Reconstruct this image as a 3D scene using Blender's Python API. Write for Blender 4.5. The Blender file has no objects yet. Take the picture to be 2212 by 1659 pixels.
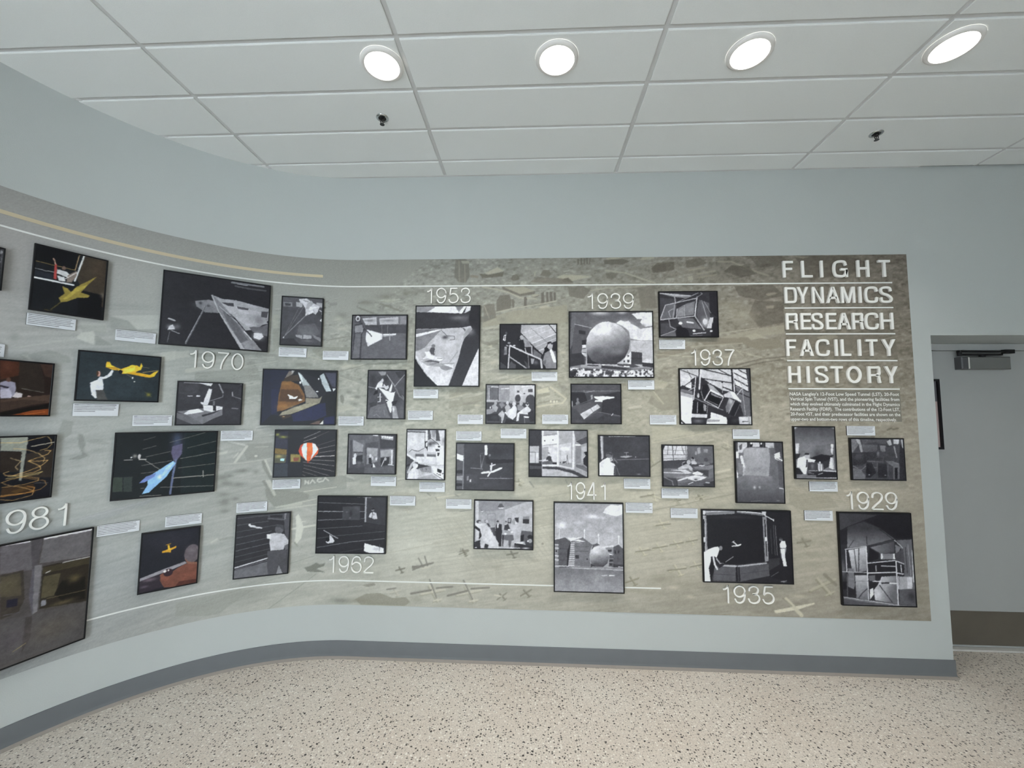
import bpy, math, random
import numpy as np
from mathutils import Vector, Matrix

sc = bpy.context.scene
COL = sc.collection
random.seed(4)

# ------------------------------------------------------------------ camera
CAM_Z = 1.63
F_PX = 881.19
R_AX = Vector((0.99895, 0.04484, 0.00669)); F_AX = Vector((-0.04515, 0.99611, 0.07562))
F_AX.normalize(); R_AX = (R_AX - F_AX * R_AX.dot(F_AX)).normalized(); U_AX = R_AX.cross(F_AX)
cam = bpy.data.cameras.new('camera'); cam.sensor_fit = 'HORIZONTAL'; cam.sensor_width = 36.0
cam.lens = 36.0 * F_PX / 2212.0; cam.clip_start = 0.02
cam_ob = bpy.data.objects.new('camera', cam); COL.objects.link(cam_ob)
m = Matrix((R_AX, U_AX, -F_AX)).transposed().to_4x4(); m.translation = Vector((0, 0, CAM_Z))
cam_ob.matrix_world = m
sc.camera = cam_ob

# ------------------------------------------------------------------ world, exposure, large lights
w = bpy.data.worlds.new('world'); sc.world = w; w.use_nodes = True
w.node_tree.nodes['Background'].inputs[0].default_value = (0.55, 0.68, 0.85, 1)
w.node_tree.nodes['Background'].inputs[1].default_value = 0.3
sc.view_settings.view_transform = 'Standard'; sc.view_settings.look = 'None'
sc.view_settings.gamma = 1.0; sc.view_settings.use_curve_mapping = False
sc.view_settings.exposure = 0.03
LENS = 6.0           # radiance of the downlight lenses
LAMP = 5.9           # watts of each downlight
SPREAD = 115.0       # beam of the downlights, degrees
DAY = 36.5           # watts of daylight per square metre of added front window
Y_FRONT = -2.5
ADDED_WINDOWS = [(-1.62, 1.9, 0.2, 2.5), (2.30, 1.9, 0.2, 1.05)]   # centre x, width, sill, head of unseen windows added behind the viewer for their light
for k, (wx, ww, w0, w1) in enumerate(ADDED_WINDOWS):
    ld = bpy.data.lights.new('window_daylight', 'AREA'); ld.shape = 'RECTANGLE'; ld.size = ww - .1; ld.size_y = w1 - w0 - .1  # fill lamp at each added window, sized and placed to balance the room
    ld.energy = DAY * ww * (w1 - w0); ld.color = (0.985, 0.99, 0.985)
    lo = bpy.data.objects.new('window_daylight', ld); COL.objects.link(lo)
    lo.location = (wx, Y_FRONT + 0.02, (w0 + w1) / 2); lo.rotation_euler = (math.radians(90), 0, math.radians(180))

# ------------------------------------------------------------------ wall surface: s runs along the wall, z up, off into the room
CX, YW, RW = -1.2158, 2.8176, 1.4620
S_ARC = -RW * math.pi / 2
S_END = 3.8864            # right end of the mural wall (corner of the door recess)
H_CEIL = 3.3493
def wpos(s, z, off=0.0):
    if s >= 0: return (CX + s, YW - off, z)
    ph = -s / RW
    if ph <= math.pi / 2:
        return (CX - (RW - off) * math.sin(ph), YW - RW + (RW - off) * math.cos(ph), z)
    return (CX - RW + off, YW - RW - (ph - math.pi / 2) * RW, z)

# ------------------------------------------------------------------ materials
def srgb(c):
    c = np.asarray(c, float) / 255.0
    return np.where(c <= 0.04045, c / 12.92, ((c + 0.055) / 1.055) ** 2.4)
def col(r, g=None, b=None):
    if g is None: g = b = r
    return tuple(float(v) for v in srgb((r, g, b))) + (1.0,)
def new_mat(name):
    m = bpy.data.materials.new(name); m.use_nodes = True
    return m, m.node_tree.nodes, m.node_tree.links, m.node_tree.nodes['Principled BSDF']
def plain(name, c, rough=0.5, spec=0.5, metal=0.0, noise=0.0, nscale=60.0, bump=0.0, bscale=200.0):
    m, N, L, b = new_mat(name)
    b.inputs['Base Color'].default_value = c; b.inputs['Roughness'].default_value = rough
    b.inputs['Specular IOR Level'].default_value = spec; b.inputs['Metallic'].default_value = metal
    tc = N.new('ShaderNodeTexCoord')
    if noise > 0:
        n = N.new('ShaderNodeTexNoise'); n.inputs['Scale'].default_value = nscale; n.inputs['Detail'].default_value = 3
        L.new(tc.outputs['Object'], n.inputs['Vector'])
        r = N.new('ShaderNodeMapRange'); r.inputs['To Min'].default_value = 1 - noise; r.inputs['To Max'].default_value = 1 + noise
        L.new(n.outputs['Fac'], r.inputs['Value'])
        mx = N.new('ShaderNodeMixRGB'); mx.blend_type = 'MULTIPLY'; mx.inputs['Fac'].default_value = 1
        mx.inputs['Color1'].default_value = c; L.new(r.outputs['Result'], mx.inputs['Color2'])
        L.new(mx.outputs['Color'], b.inputs['Base Color'])
    if bump > 0:
        n2 = N.new('ShaderNodeTexNoise'); n2.inputs['Scale'].default_value = bscale; n2.inputs['Detail'].default_value = 2
        L.new(tc.outputs['Object'], n2.inputs['Vector'])
        bp = N.new('ShaderNodeBump'); bp.inputs['Strength'].default_value = bump; bp.inputs['Distance'].default_value = 0.002
        L.new(n2.outputs['Fac'], bp.inputs['Height']); L.new(bp.outputs['Normal'], b.inputs['Normal'])
    return m
def emit(name, c, s):
    m, N, L, b = new_mat(name)
    b.inputs['Base Color'].default_value = c; b.inputs['Emission Color'].default_value = c
    b.inputs['Emission Strength'].default_value = s
    return m
def print_mat(name, rough, spec, grain):
    m, N, L, b = new_mat(name)
    a = N.new('ShaderNodeVertexColor'); a.layer_name = 'ink'
    tc = N.new('ShaderNodeTexCoord'); n = N.new('ShaderNodeTexNoise'); n.inputs['Scale'].default_value = 420; n.inputs['Detail'].default_value = 1
    L.new(tc.outputs['Object'], n.inputs['Vector'])
    r = N.new('ShaderNodeMapRange'); r.inputs['To Min'].default_value = 1 - grain; r.inputs['To Max'].default_value = 1 + grain
    L.new(n.outputs['Fac'], r.inputs['Value'])
    mx = N.new('ShaderNodeMixRGB'); mx.blend_type = 'MULTIPLY'; mx.inputs['Fac'].default_value = 1
    L.new(a.outputs['Color'], mx.inputs['Color1']); L.new(r.outputs['Result'], mx.inputs['Color2'])
    L.new(mx.outputs['Color'], b.inputs['Base Color'])
    b.inputs['Roughness'].default_value = rough; b.inputs['Specular IOR Level'].default_value = spec
    return m

M = {}
M['wall'] = plain('painted_wall', (0.510, 0.535, 0.522, 1), 0.6, 0.25, noise=0.015, nscale=3, bump=0.25, bscale=260)
M['tile'] = plain('ceiling_tile_white', (0.800, 0.815, 0.800, 1), 0.9, 0.1, noise=0.03, nscale=180, bump=0.3, bscale=420)
M['bar'] = plain('grid_white_metal', (0.62, 0.62, 0.61, 1), 0.6, 0.3, noise=0.02)
M['plenum'] = plain('plenum_grey', (0.3, 0.3, 0.3, 1), 0.9)
M['base'] = plain('grey_rubber_base', (0.150, 0.158, 0.165, 1), 0.55, 0.3, noise=0.06, nscale=14)
M['base_lip'] = plain('brown_rubber_toe', (0.30, 0.265, 0.235, 1), 0.6, 0.3, noise=0.06)
M['frame'] = plain('black_frame', (0.006, 0.006, 0.008, 1), 0.45, 0.3, noise=0.1)
M['caption_side'] = plain('black_caption_edge', (0.02, 0.02, 0.022, 1), 0.6, 0.2, noise=0.1)
M['letter'] = plain('ivory_white_letter', (0.92, 0.91, 0.87, 1), 0.45, 0.3, noise=0.02)
M['line_white'] = plain('white_vinyl_line', (0.82, 0.83, 0.80, 1), 0.5, 0.2, noise=0.02)
M['line_tan'] = plain('tan_vinyl_stripe', (0.60, 0.52, 0.36, 1), 0.6, 0.2, noise=0.03)
M['text_panel'] = plain('grey_text_panel', (0.235, 0.220, 0.185, 1), 0.6, 0.2, noise=0.05, nscale=9)
M['text'] = plain('pale_print', (0.84, 0.84, 0.80, 1), 0.6, 0.2, noise=0.02)
M['door'] = plain('grey_door_paint', (0.42, 0.425, 0.415, 1), 0.5, 0.3, noise=0.02, nscale=8)
M['door_frame'] = plain('grey_frame_paint', (0.44, 0.445, 0.435, 1), 0.5, 0.3, noise=0.02)
M['kick'] = plain('brown_kick_plate', (0.125, 0.108, 0.085, 1), 0.4, 0.5, metal=0.0, noise=0.15, nscale=6)
M['threshold'] = plain('aluminium_threshold', (0.72, 0.70, 0.66, 1), 0.4, 0.5, metal=0.1, noise=0.05)
M['closer'] = plain('closer_grey', (0.22, 0.22, 0.215, 1), 0.4, 0.5, metal=0.4, noise=0.05)
M['closer_cap'] = plain('closer_dark_cap', (0.08, 0.08, 0.085, 1), 0.4, 0.5, noise=0.05)
M['dark_metal'] = plain('dark_metal_arm', (0.012, 0.012, 0.014, 1), 0.4, 0.5, metal=0.3, noise=0.05)
M['steel'] = plain('polished_steel', (0.55, 0.56, 0.56, 1), 0.18, 0.5, metal=1.0, noise=0.05)
M['dark_steel'] = plain('dark_steel', (0.05, 0.05, 0.05, 1), 0.35, 0.5, metal=0.7, noise=0.1)
M['lens'] = emit('downlight_lens', (1.0, 0.965, 0.90, 1), LENS)
M['trim'] = plain('downlight_trim_white', (0.80, 0.78, 0.75, 1), 0.5, 0.3, noise=0.02)
M['paper_pink'] = plain('pale_pink_paper', (0.50, 0.40, 0.38, 1), 0.7, 0.2, noise=0.06)
M['paper_grey'] = plain('grey_paper', (0.13, 0.13, 0.14, 1), 0.7, 0.2, noise=0.06)
M['pane'] = plain('window_pane', (0.6, 0.68, 0.75, 1), 0.1, 0.5, noise=0.02)
M['photo'] = print_mat('photo_print', 0.42, 0.25, 0.04)
M['caption'] = print_mat('caption_print', 0.6, 0.2, 0.03)
M['mural'] = print_mat('mural_print', 0.7, 0.15, 0.06)

def terrazzo():
    m, N, L, b = new_mat('terrazzo_floor')
    tc = N.new('ShaderNodeTexCoord')
    def noise(scale, detail=3):
        n = N.new('ShaderNodeTexNoise'); n.inputs['Scale'].default_value = scale; n.inputs['Detail'].default_value = detail
        L.new(tc.outputs['Object'], n.inputs['Vector']); return n
    def ramp(src, stops):
        r = N.new('ShaderNodeValToRGB'); r.color_ramp.interpolation = 'LINEAR'
        els = r.color_ramp.elements
        while len(els) < len(stops): els.new(0.5)
        for e, (p, c) in zip(els, stops): e.position = p; e.color = c
        L.new(src, r.inputs['Fac']); return r
    def mix(fac, a, bb, mode='MIX'):
        x = N.new('ShaderNodeMixRGB'); x.blend_type = mode
        if isinstance(fac, float): x.inputs['Fac'].default_value = fac
        else: L.new(fac, x.inputs['Fac'])
        for i, v in (('Color1', a), ('Color2', bb)):
            if isinstance(v, tuple): x.inputs[i].default_value = v
            else: L.new(v, x.inputs[i])
        return x.outputs['Color']
    def chips(scale, rmin, rmax, keep):
        # scattered irregular chips: voronoi cells, only a share of which hold a chip of random size
        wob = noise(scale * 1.9, 2)
        vm = N.new('ShaderNodeVectorMath'); vm.operation = 'MULTIPLY_ADD'
        L.new(wob.outputs['Color'], vm.inputs[0]); vm.inputs[1].default_value = (0.55 / scale,) * 3; L.new(tc.outputs['Object'], vm.inputs[2])
        v = N.new('ShaderNodeTexVoronoi'); v.inputs['Scale'].default_value = scale; L.new(vm.outputs['Vector'], v.inputs['Vector'])
        sep = N.new('ShaderNodeSeparateColor'); L.new(v.outputs['Color'], sep.inputs['Color'])
        rad = N.new('ShaderNodeMapRange'); L.new(sep.outputs['Red'], rad.inputs['Value'])
        rad.inputs['From Min'].default_value = 1 - keep; rad.inputs['From Max'].default_value = 1
        rad.inputs['To Min'].default_value = rmin; rad.inputs['To Max'].default_value = rmax
        sub = N.new('ShaderNodeMath'); sub.operation = 'SUBTRACT'; L.new(rad.outputs['Result'], sub.inputs[0]); L.new(v.outputs['Distance'], sub.inputs[1])
        st = N.new('ShaderNodeMapRange'); L.new(sub.outputs[0], st.inputs['Value'])
        st.inputs['From Min'].default_value = -0.03; st.inputs['From Max'].default_value = 0.05
        gt = N.new('ShaderNodeMath'); gt.operation = 'GREATER_THAN'; gt.inputs[1].default_value = 1 - keep; L.new(sep.outputs['Red'], gt.inputs[0])
        mu = N.new('ShaderNodeMath'); mu.operation = 'MULTIPLY'; L.new(gt.outputs[0], mu.inputs[0]); L.new(st.outputs['Result'], mu.inputs[1])
        return mu.outputs[0], sep
    big = ramp(noise(2.2).outputs['Fac'], [(0.3, (0.76, 0.675, 0.590, 1)), (0.7, (0.82, 0.755, 0.675, 1))])
    fine = ramp(noise(130, 2).outputs['Fac'], [(0.30, (0.80, 0.78, 0.76, 1)), (0.62, (1, 1, 1, 1))])
    base = mix(1.0, big.outputs['Color'], fine.outputs['Color'], 'MULTIPLY')
    f1, s1 = chips(150, 0.20, 0.46, 0.46)
    c1 = mix(f1, base, (0.46, 0.41, 0.365, 1))
    f0, s0 = chips(80, 0.20, 0.48, 0.34)
    c0 = mix(f0, c1, (0.90, 0.85, 0.775, 1))
    f2, s2 = chips(78, 0.18, 0.42, 0.50)
    c2 = mix(f2, c0, (0.13, 0.115, 0.10, 1))
    f3, s3 = chips(46, 0.12, 0.30, 0.26)
    c3 = mix(f3, c2, (0.045, 0.040, 0.036, 1))
    L.new(c3, b.inputs['Base Color'])
    b.inputs['Roughness'].default_value = 0.42; b.inputs['Specular IOR Level'].default_value = 0.35
    return m
M['floor'] = terrazzo()

# ------------------------------------------------------------------ helpers
def link(o, parent=None):
    COL.objects.link(o)
    if parent is not None: o.parent = parent
    return o
def mesh_ob(name, verts, faces, mat, parent=None, smooth=False, mats=None, midx=None):
    me = bpy.data.meshes.new(name); me.from_pydata([tuple(v) for v in verts], [], faces); me.update()
    if mats:
        for mm in mats: me.materials.append(mm)
        me.polygons.foreach_set('material_index', midx)
    else: me.materials.append(mat)
    if smooth: me.polygons.foreach_set('use_smooth', [True] * len(me.polygons))
    return link(bpy.data.objects.new(name, me), parent)
def tag(o, label, cat, group=None):
    o['label'] = label; o['category'] = cat
    if group: o['group'] = group
    return o
def structure(o): o['kind'] = 'structure'; return o
def empty(name, loc, rz=0.0):
    o = bpy.data.objects.new(name, None); o.empty_display_size = 0.05
    o.location = loc; o.rotation_euler = (0, 0, rz); return link(o)
class MB:
    def __init__(self): self.v = []; self.f = []
    def box(self, x0, x1, y0, y1, z0, z1):
        n = len(self.v)
        self.v += [(x0, y0, z0), (x1, y0, z0), (x1, y1, z0), (x0, y1, z0), (x0, y0, z1), (x1, y0, z1), (x1, y1, z1), (x0, y1, z1)]
        self.f += [[n + i for i in q] for q in ((3, 2, 1, 0), (4, 5, 6, 7), (0, 1, 5, 4), (1, 2, 6, 5), (2, 3, 7, 6), (3, 0, 4, 7))]
        return self
    def bevel_box(self, x0, x1, y0, y1, z0, z1, b):
        # box whose front (low y) edges are chamfered
        n = len(self.v)
        self.v += [(x0, y1, z0), (x1, y1, z0), (x1, y1, z1), (x0, y1, z1),
                   (x0, y0 + b, z0), (x1, y0 + b, z0), (x1, y0 + b, z1), (x0, y0 + b, z1),
                   (x0 + b, y0, z0 + b), (x1 - b, y0, z0 + b), (x1 - b, y0, z1 - b), (x0 + b, y0, z1 - b)]
        for q in ((3, 2, 1, 0), (0, 1, 5, 4), (1, 2, 6, 5), (2, 3, 7, 6), (3, 0, 4, 7), (4, 5, 9, 8), (5, 6, 10, 9), (6, 7, 11, 10), (7, 4, 8, 11), (8, 9, 10, 11)):
            self.f.append([n + i for i in q])
        return self
    def lathe(self, prof, cx, cy, n=32, cap=True):
        # prof: list of (r, z)
        k = len(self.v)
        for r, z in prof:
            for i in range(n):
                a = 2 * math.pi * i / n; self.v.append((cx + r * math.cos(a), cy + r * math.sin(a), z))
        for j in range(len(prof) - 1):
            for i in range(n):
                i2 = (i + 1) % n
                self.f.append([k + j * n + i, k + j * n + i2, k + (j + 1) * n + i2, k + (j + 1) * n + i])
        if cap:
            self.f.append([k + (len(prof) - 1) * n + i for i in range(n)])
        return self
    def tube(self, p, q, r, n=8):
        p, q = Vector(p), Vector(q); d = (q - p).normalized()
        a = d.orthogonal().normalized(); b = d.cross(a); k = len(self.v)
        for c in (p, q):
            for i in range(n):
                t = 2 * math.pi * i / n; self.v.append(tuple(c + a * (r * math.cos(t)) + b * (r * math.sin(t))))
        for i in range(n):
            j = (i + 1) % n; self.f.append([k + i, k + j, k + n + j, k + n + i])
        self.f.append([k + i for i in range(n)][::-1]); self.f.append([k + n + i for i in range(n)])
        return self
    def ob(self, name, mat, parent=None, smooth=False): return mesh_ob(name, self.v, self.f, mat, parent, smooth)
def wall_strip(name, prof, s_list, mat, closed=False, parent=None, smooth=True):
    # sweep a profile of (off, z) along the wall
    v = []; f = []
    n = len(prof)
    for s in s_list:
        for off, z in prof: v.append(wpos(s, z, off))
    for i in range(len(s_list) - 1):
        for j in range(n - 1 if not closed else n):
            j2 = (j + 1) % n
            f.append([i * n + j, i * n + j2, (i + 1) * n + j2, (i + 1) * n + j])
    return mesh_ob(name, v, f, mat, parent, smooth)
def s_steps(a, b, step=0.04):
    out = []
    lo, hi = max(a, S_ARC), min(b, 0.0)
    if a < S_ARC: out.append(a)
    if lo < hi:
        n = max(2, int((hi - lo) / step) + 1)
        out += list(np.linspace(lo, hi, n))
    elif a >= 0: out.append(a)
    if b > 0: out.append(b)
    return sorted(set(round(x, 6) for x in out))

# ------------------------------------------------------------------ ink raster (numbers in millimetres, u right, v down)
NEUTRAL = False
def cparse(t):
    al = 1.0
    if '@' in t: t, a = t.split('@'); al = float(a)
    if t[0] == '#':
        c = [int(t[i:i + 2], 16) for i in (1, 3, 5)]
        if NEUTRAL: g = sum(c) / 3; c = [g + (v - g) * .65 + d for v, d in zip(c, (1, 1, 2))]
    else: g = float(t); c = [g, g - 1, g + 4]
    return np.array(c, float), al
def vnoise(h, w, cell_y, cell_x, rng):
    gy, gx = int(h / cell_y) + 3, int(w / cell_x) + 3
    g = rng.random((gy, gx))
    y = np.arange(h) / cell_y; x = np.arange(w) / cell_x
    yi = y.astype(int); xi = x.astype(int); fy = y - yi; fx = x - xi
    fy = (fy * fy * (3 - 2 * fy))[:, None]; fx = (fx * fx * (3 - 2 * fx))[None, :]
    a = g[yi][:, xi]; b = g[yi][:, xi + 1]; c = g[yi + 1][:, xi]; d = g[yi + 1][:, xi + 1]
    return (a * (1 - fx) + b * fx) * (1 - fy) + (c * (1 - fx) + d * fx) * fy - 0.5
class Ink:
    def __init__(self, w_mm, h_mm, step, seed):
        self.nx = max(2, int(round(w_mm / step))) + 1; self.ny = max(2, int(round(h_mm / step))) + 1
        self.W, self.H = self.nx * 2, self.ny * 2
        self.kx = self.W / w_mm; self.ky = self.H / h_mm; self.k = (self.kx + self.ky) / 2
        self.im = np.zeros((self.H, self.W, 3)); self.rng = np.random.default_rng(seed)
    def box(self, x0, y0, x1, y1):
        a = max(0, int(x0)); b = min(self.W, int(x1) + 2); c = max(0, int(y0)); d = min(self.H, int(y1) + 2)
        if a >= b or c >= d: return None
        yy, xx = np.mgrid[c:d, a:b]
        return (slice(c, d), slice(a, b)), xx + 0.5, yy + 0.5
    def blend(self, sl, m, c):
        if c.ndim == 1: c = c[None, None, :]
        self.im[sl] += (c - self.im[sl]) * m[..., None]
    def pmask(self, P):
        r = self.box(P[:, 0].min(), P[:, 1].min(), P[:, 0].max(), P[:, 1].max())
        if r is None: return None
        sl, xx, yy = r
        ins = np.zeros(xx.shape, bool); n = len(P)
        for i in range(n):
            x0, y0 = P[i]; x1, y1 = P[(i + 1) % n]
            if y0 == y1: continue
            ins ^= ((y0 > yy) != (y1 > yy)) & (xx < (x1 - x0) * (yy - y0) / (y1 - y0) + x0)
        return sl, ins, xx, yy
    def pts(self, t): 
        a = np.array([float(v) for v in t]).reshape(-1, 2); return a * [self.kx, self.ky]
    def line(self, P, w, c, al):
        hw = max(w * self.k / 2, 0.8)
        for i in range(len(P) - 1):
            p, q = P[i], P[i + 1]
            r = self.box(min(p[0], q[0]) - hw - 1, min(p[1], q[1]) - hw - 1, max(p[0], q[0]) + hw + 1, max(p[1], q[1]) + hw + 1)
            if r is None: continue
            sl, xx, yy = r; d = q - p; L2 = max(d @ d, 1e-9)
            t = np.clip(((xx - p[0]) * d[0] + (yy - p[1]) * d[1]) / L2, 0, 1)
            dist = np.hypot(xx - p[0] - t * d[0], yy - p[1] - t * d[1])
            self.blend(sl, np.clip(hw - dist + 0.5, 0, 1) * al, c)
    def run(self, ops):
        for o in ops.split(';'):
            t = o.split()
            if not t: continue
            k = t[0]
            if k == 'bg':
                c, _ = cparse(t[1]); self.im[:] = c
                self.im *= (1 + 0.10 * vnoise(self.H, self.W, self.H / 3, self.W / 3, self.rng))[..., None]
            elif k == 'p':
                c, al = cparse(t[1]); r = self.pmask(self.pts(t[2:]))
                if r: self.blend(r[0], r[1] * al, c)
            elif k == 'gp':
                c1, _ = cparse(t[1]); c2, _ = cparse(t[2]); a = self.pts(t[3:7]); r = self.pmask(self.pts(t[7:]))
                if r:
                    d = a[1] - a[0]; u = np.clip(((r[2] - a[0][0]) * d[0] + (r[3] - a[0][1]) * d[1]) / (d @ d), 0, 1)[..., None]
                    self.blend(r[0], r[1] * 1.0, c1 * (1 - u) + c2 * u)
            elif k == 'l':
                c, al = cparse(t[1]); self.line(self.pts(t[3:]), float(t[2]), c, al)
            elif k in 'es':
                c, al = cparse(t[1]); i = 2
                if k == 's': al = float(t[2]); i = 3
                cx, cy, rx, ry = [float(v) for v in t[i:i + 4]]; cx *= self.kx; cy *= self.ky; rx = max(rx * self.kx, .8); ry = max(ry * self.ky, .8)
                g = 2.0 if k == 's' else 1.1
                r = self.box(cx - rx * g, cy - ry * g, cx + rx * g, cy + ry * g)
                if r:
                    q = np.hypot((r[1] - cx) / rx, (r[2] - cy) / ry)
                    mk = np.clip((1 - q) * min(rx, ry) + 0.5, 0, 1) if k == 'e' else np.exp(-1.3 * q * q)
                    self.blend(r[0], mk * al, c)
            elif k == 'k':
                c1, _ = cparse(t[1]); c2, _ = cparse(t[2]); sz = max(float(t[3]) * self.k, 2); r = self.pmask(self.pts(t[5:]))
                if r:
                    n = vnoise(r[1].shape[0], r[1].shape[1], sz, sz, self.rng) + 0.6 * vnoise(r[1].shape[0], r[1].shape[1], sz / 2.3, sz / 2.3, self.rng)
                    u = np.clip(n * 5 + 0.6, 0, 1)[..., None]
                    self.blend(r[0], r[1] * 1.0, c1 * (1 - u) + c2 * u)
            elif k == 'n':
                sz = max(float(t[2]) * self.k, 1.5); self.im += (vnoise(self.H, self.W, sz, sz, self.rng) * 2 * float(t[1]))[..., None]
            elif k == 'a':
                c, al = cparse(t[1]); x, y, sz, rot = [float(v) for v in t[2:6]]; sz *= .82
                a = math.radians(rot); e = np.array([math.cos(a), -math.sin(a)]); n = np.array([math.sin(a) * .6 + .35, math.cos(a) * .8])
                o0 = np.array([x, y])
                def L(p, q, w, cc): self.line(np.array([p, q]) * [self.kx, self.ky], w, cc, 0.72)
                sh = c - 42; so = np.array([-sz * .04, sz * .05])
                for cc, of in ((sh, so), (c, 0 * so)):
                    L(o0 + of - e * sz * .45, o0 + of + e * sz * .45, sz * .085, cc)
                    L(o0 + of - n * sz * .28, o0 + of + n * sz * .40, sz * .08, cc)
                    L(o0 + of + n * sz * .38 - e * sz * .15, o0 + of + n * sz * .38 + e * sz * .15, sz * .055, cc)
    def texture(self):
        # tonal unevenness of a real photograph: soft mottling inside the drawn shapes and slightly softened edges
        k = self.k; im = self.im
        im = (im + np.roll(im, 1, 0) + np.roll(im, 1, 1) + np.roll(im, (1, 1), (0, 1))) / 4
        n = 0.9 * vnoise(self.H, self.W, 26 * k, 30 * k, self.rng) + 0.8 * vnoise(self.H, self.W, 11 * k, 12 * k, self.rng) + 0.7 * vnoise(self.H, self.W, 5 * k, 5 * k, self.rng)
        wob = vnoise(self.H, self.W, 8 * k, 8 * k, self.rng)
        dx = (np.roll(im, 2, 1) - im); dy = (np.roll(im, 2, 0) - im)
        im = im + dx * np.clip(wob * 1.6, 0, .8)[..., None] + dy * np.clip(-wob * 1.6, 0, .8)[..., None]
        self.im = np.clip(im, 2, 250) * (1 + 0.13 * n)[..., None]
    def done(self, grain=2.0):
        a = self.im.reshape(self.ny, 2, self.nx, 2, 3).mean((1, 3))
        a = a + self.rng.normal(0, grain, a.shape[:2])[..., None]
        return np.clip(a, 4, 250)
INK_GAIN = 1.30       # photograph tone -> reflectance
def grid_mesh(name, X, Y, Z, rgb, mat, parent=None, gain=None, smooth=False):
    ny, nx = X.shape; nv = nx * ny
    me = bpy.data.meshes.new(name)
    me.vertices.add(nv); me.vertices.foreach_set('co', np.stack([X, Y, Z], -1).astype(np.float32).ravel())
    i = np.arange(nv).reshape(ny, nx)
    q = np.stack([i[1:, :-1], i[1:, 1:], i[:-1, 1:], i[:-1, :-1]], -1).reshape(-1, 4)
    nf = len(q)
    me.loops.add(nf * 4); me.loops.foreach_set('vertex_index', q.astype(np.int32).ravel())
    me.polygons.add(nf); me.polygons.foreach_set('loop_start', np.arange(0, nf * 4, 4, dtype=np.int32))
    me.update(calc_edges=True)
    if smooth: me.polygons.foreach_set('use_smooth', np.ones(nf, bool))
    at = me.color_attributes.new('ink', 'FLOAT_COLOR', 'POINT')
    lin = np.clip(srgb(rgb) * (INK_GAIN if gain is None else gain), 0, 0.86)
    c4 = np.ones((nv, 4), np.float32); c4[:, :3] = lin.reshape(-1, 3)
    at.data.foreach_set('color', c4.ravel())
    me.materials.append(mat)
    return link(bpy.data.objects.new(name, me), parent)

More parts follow.
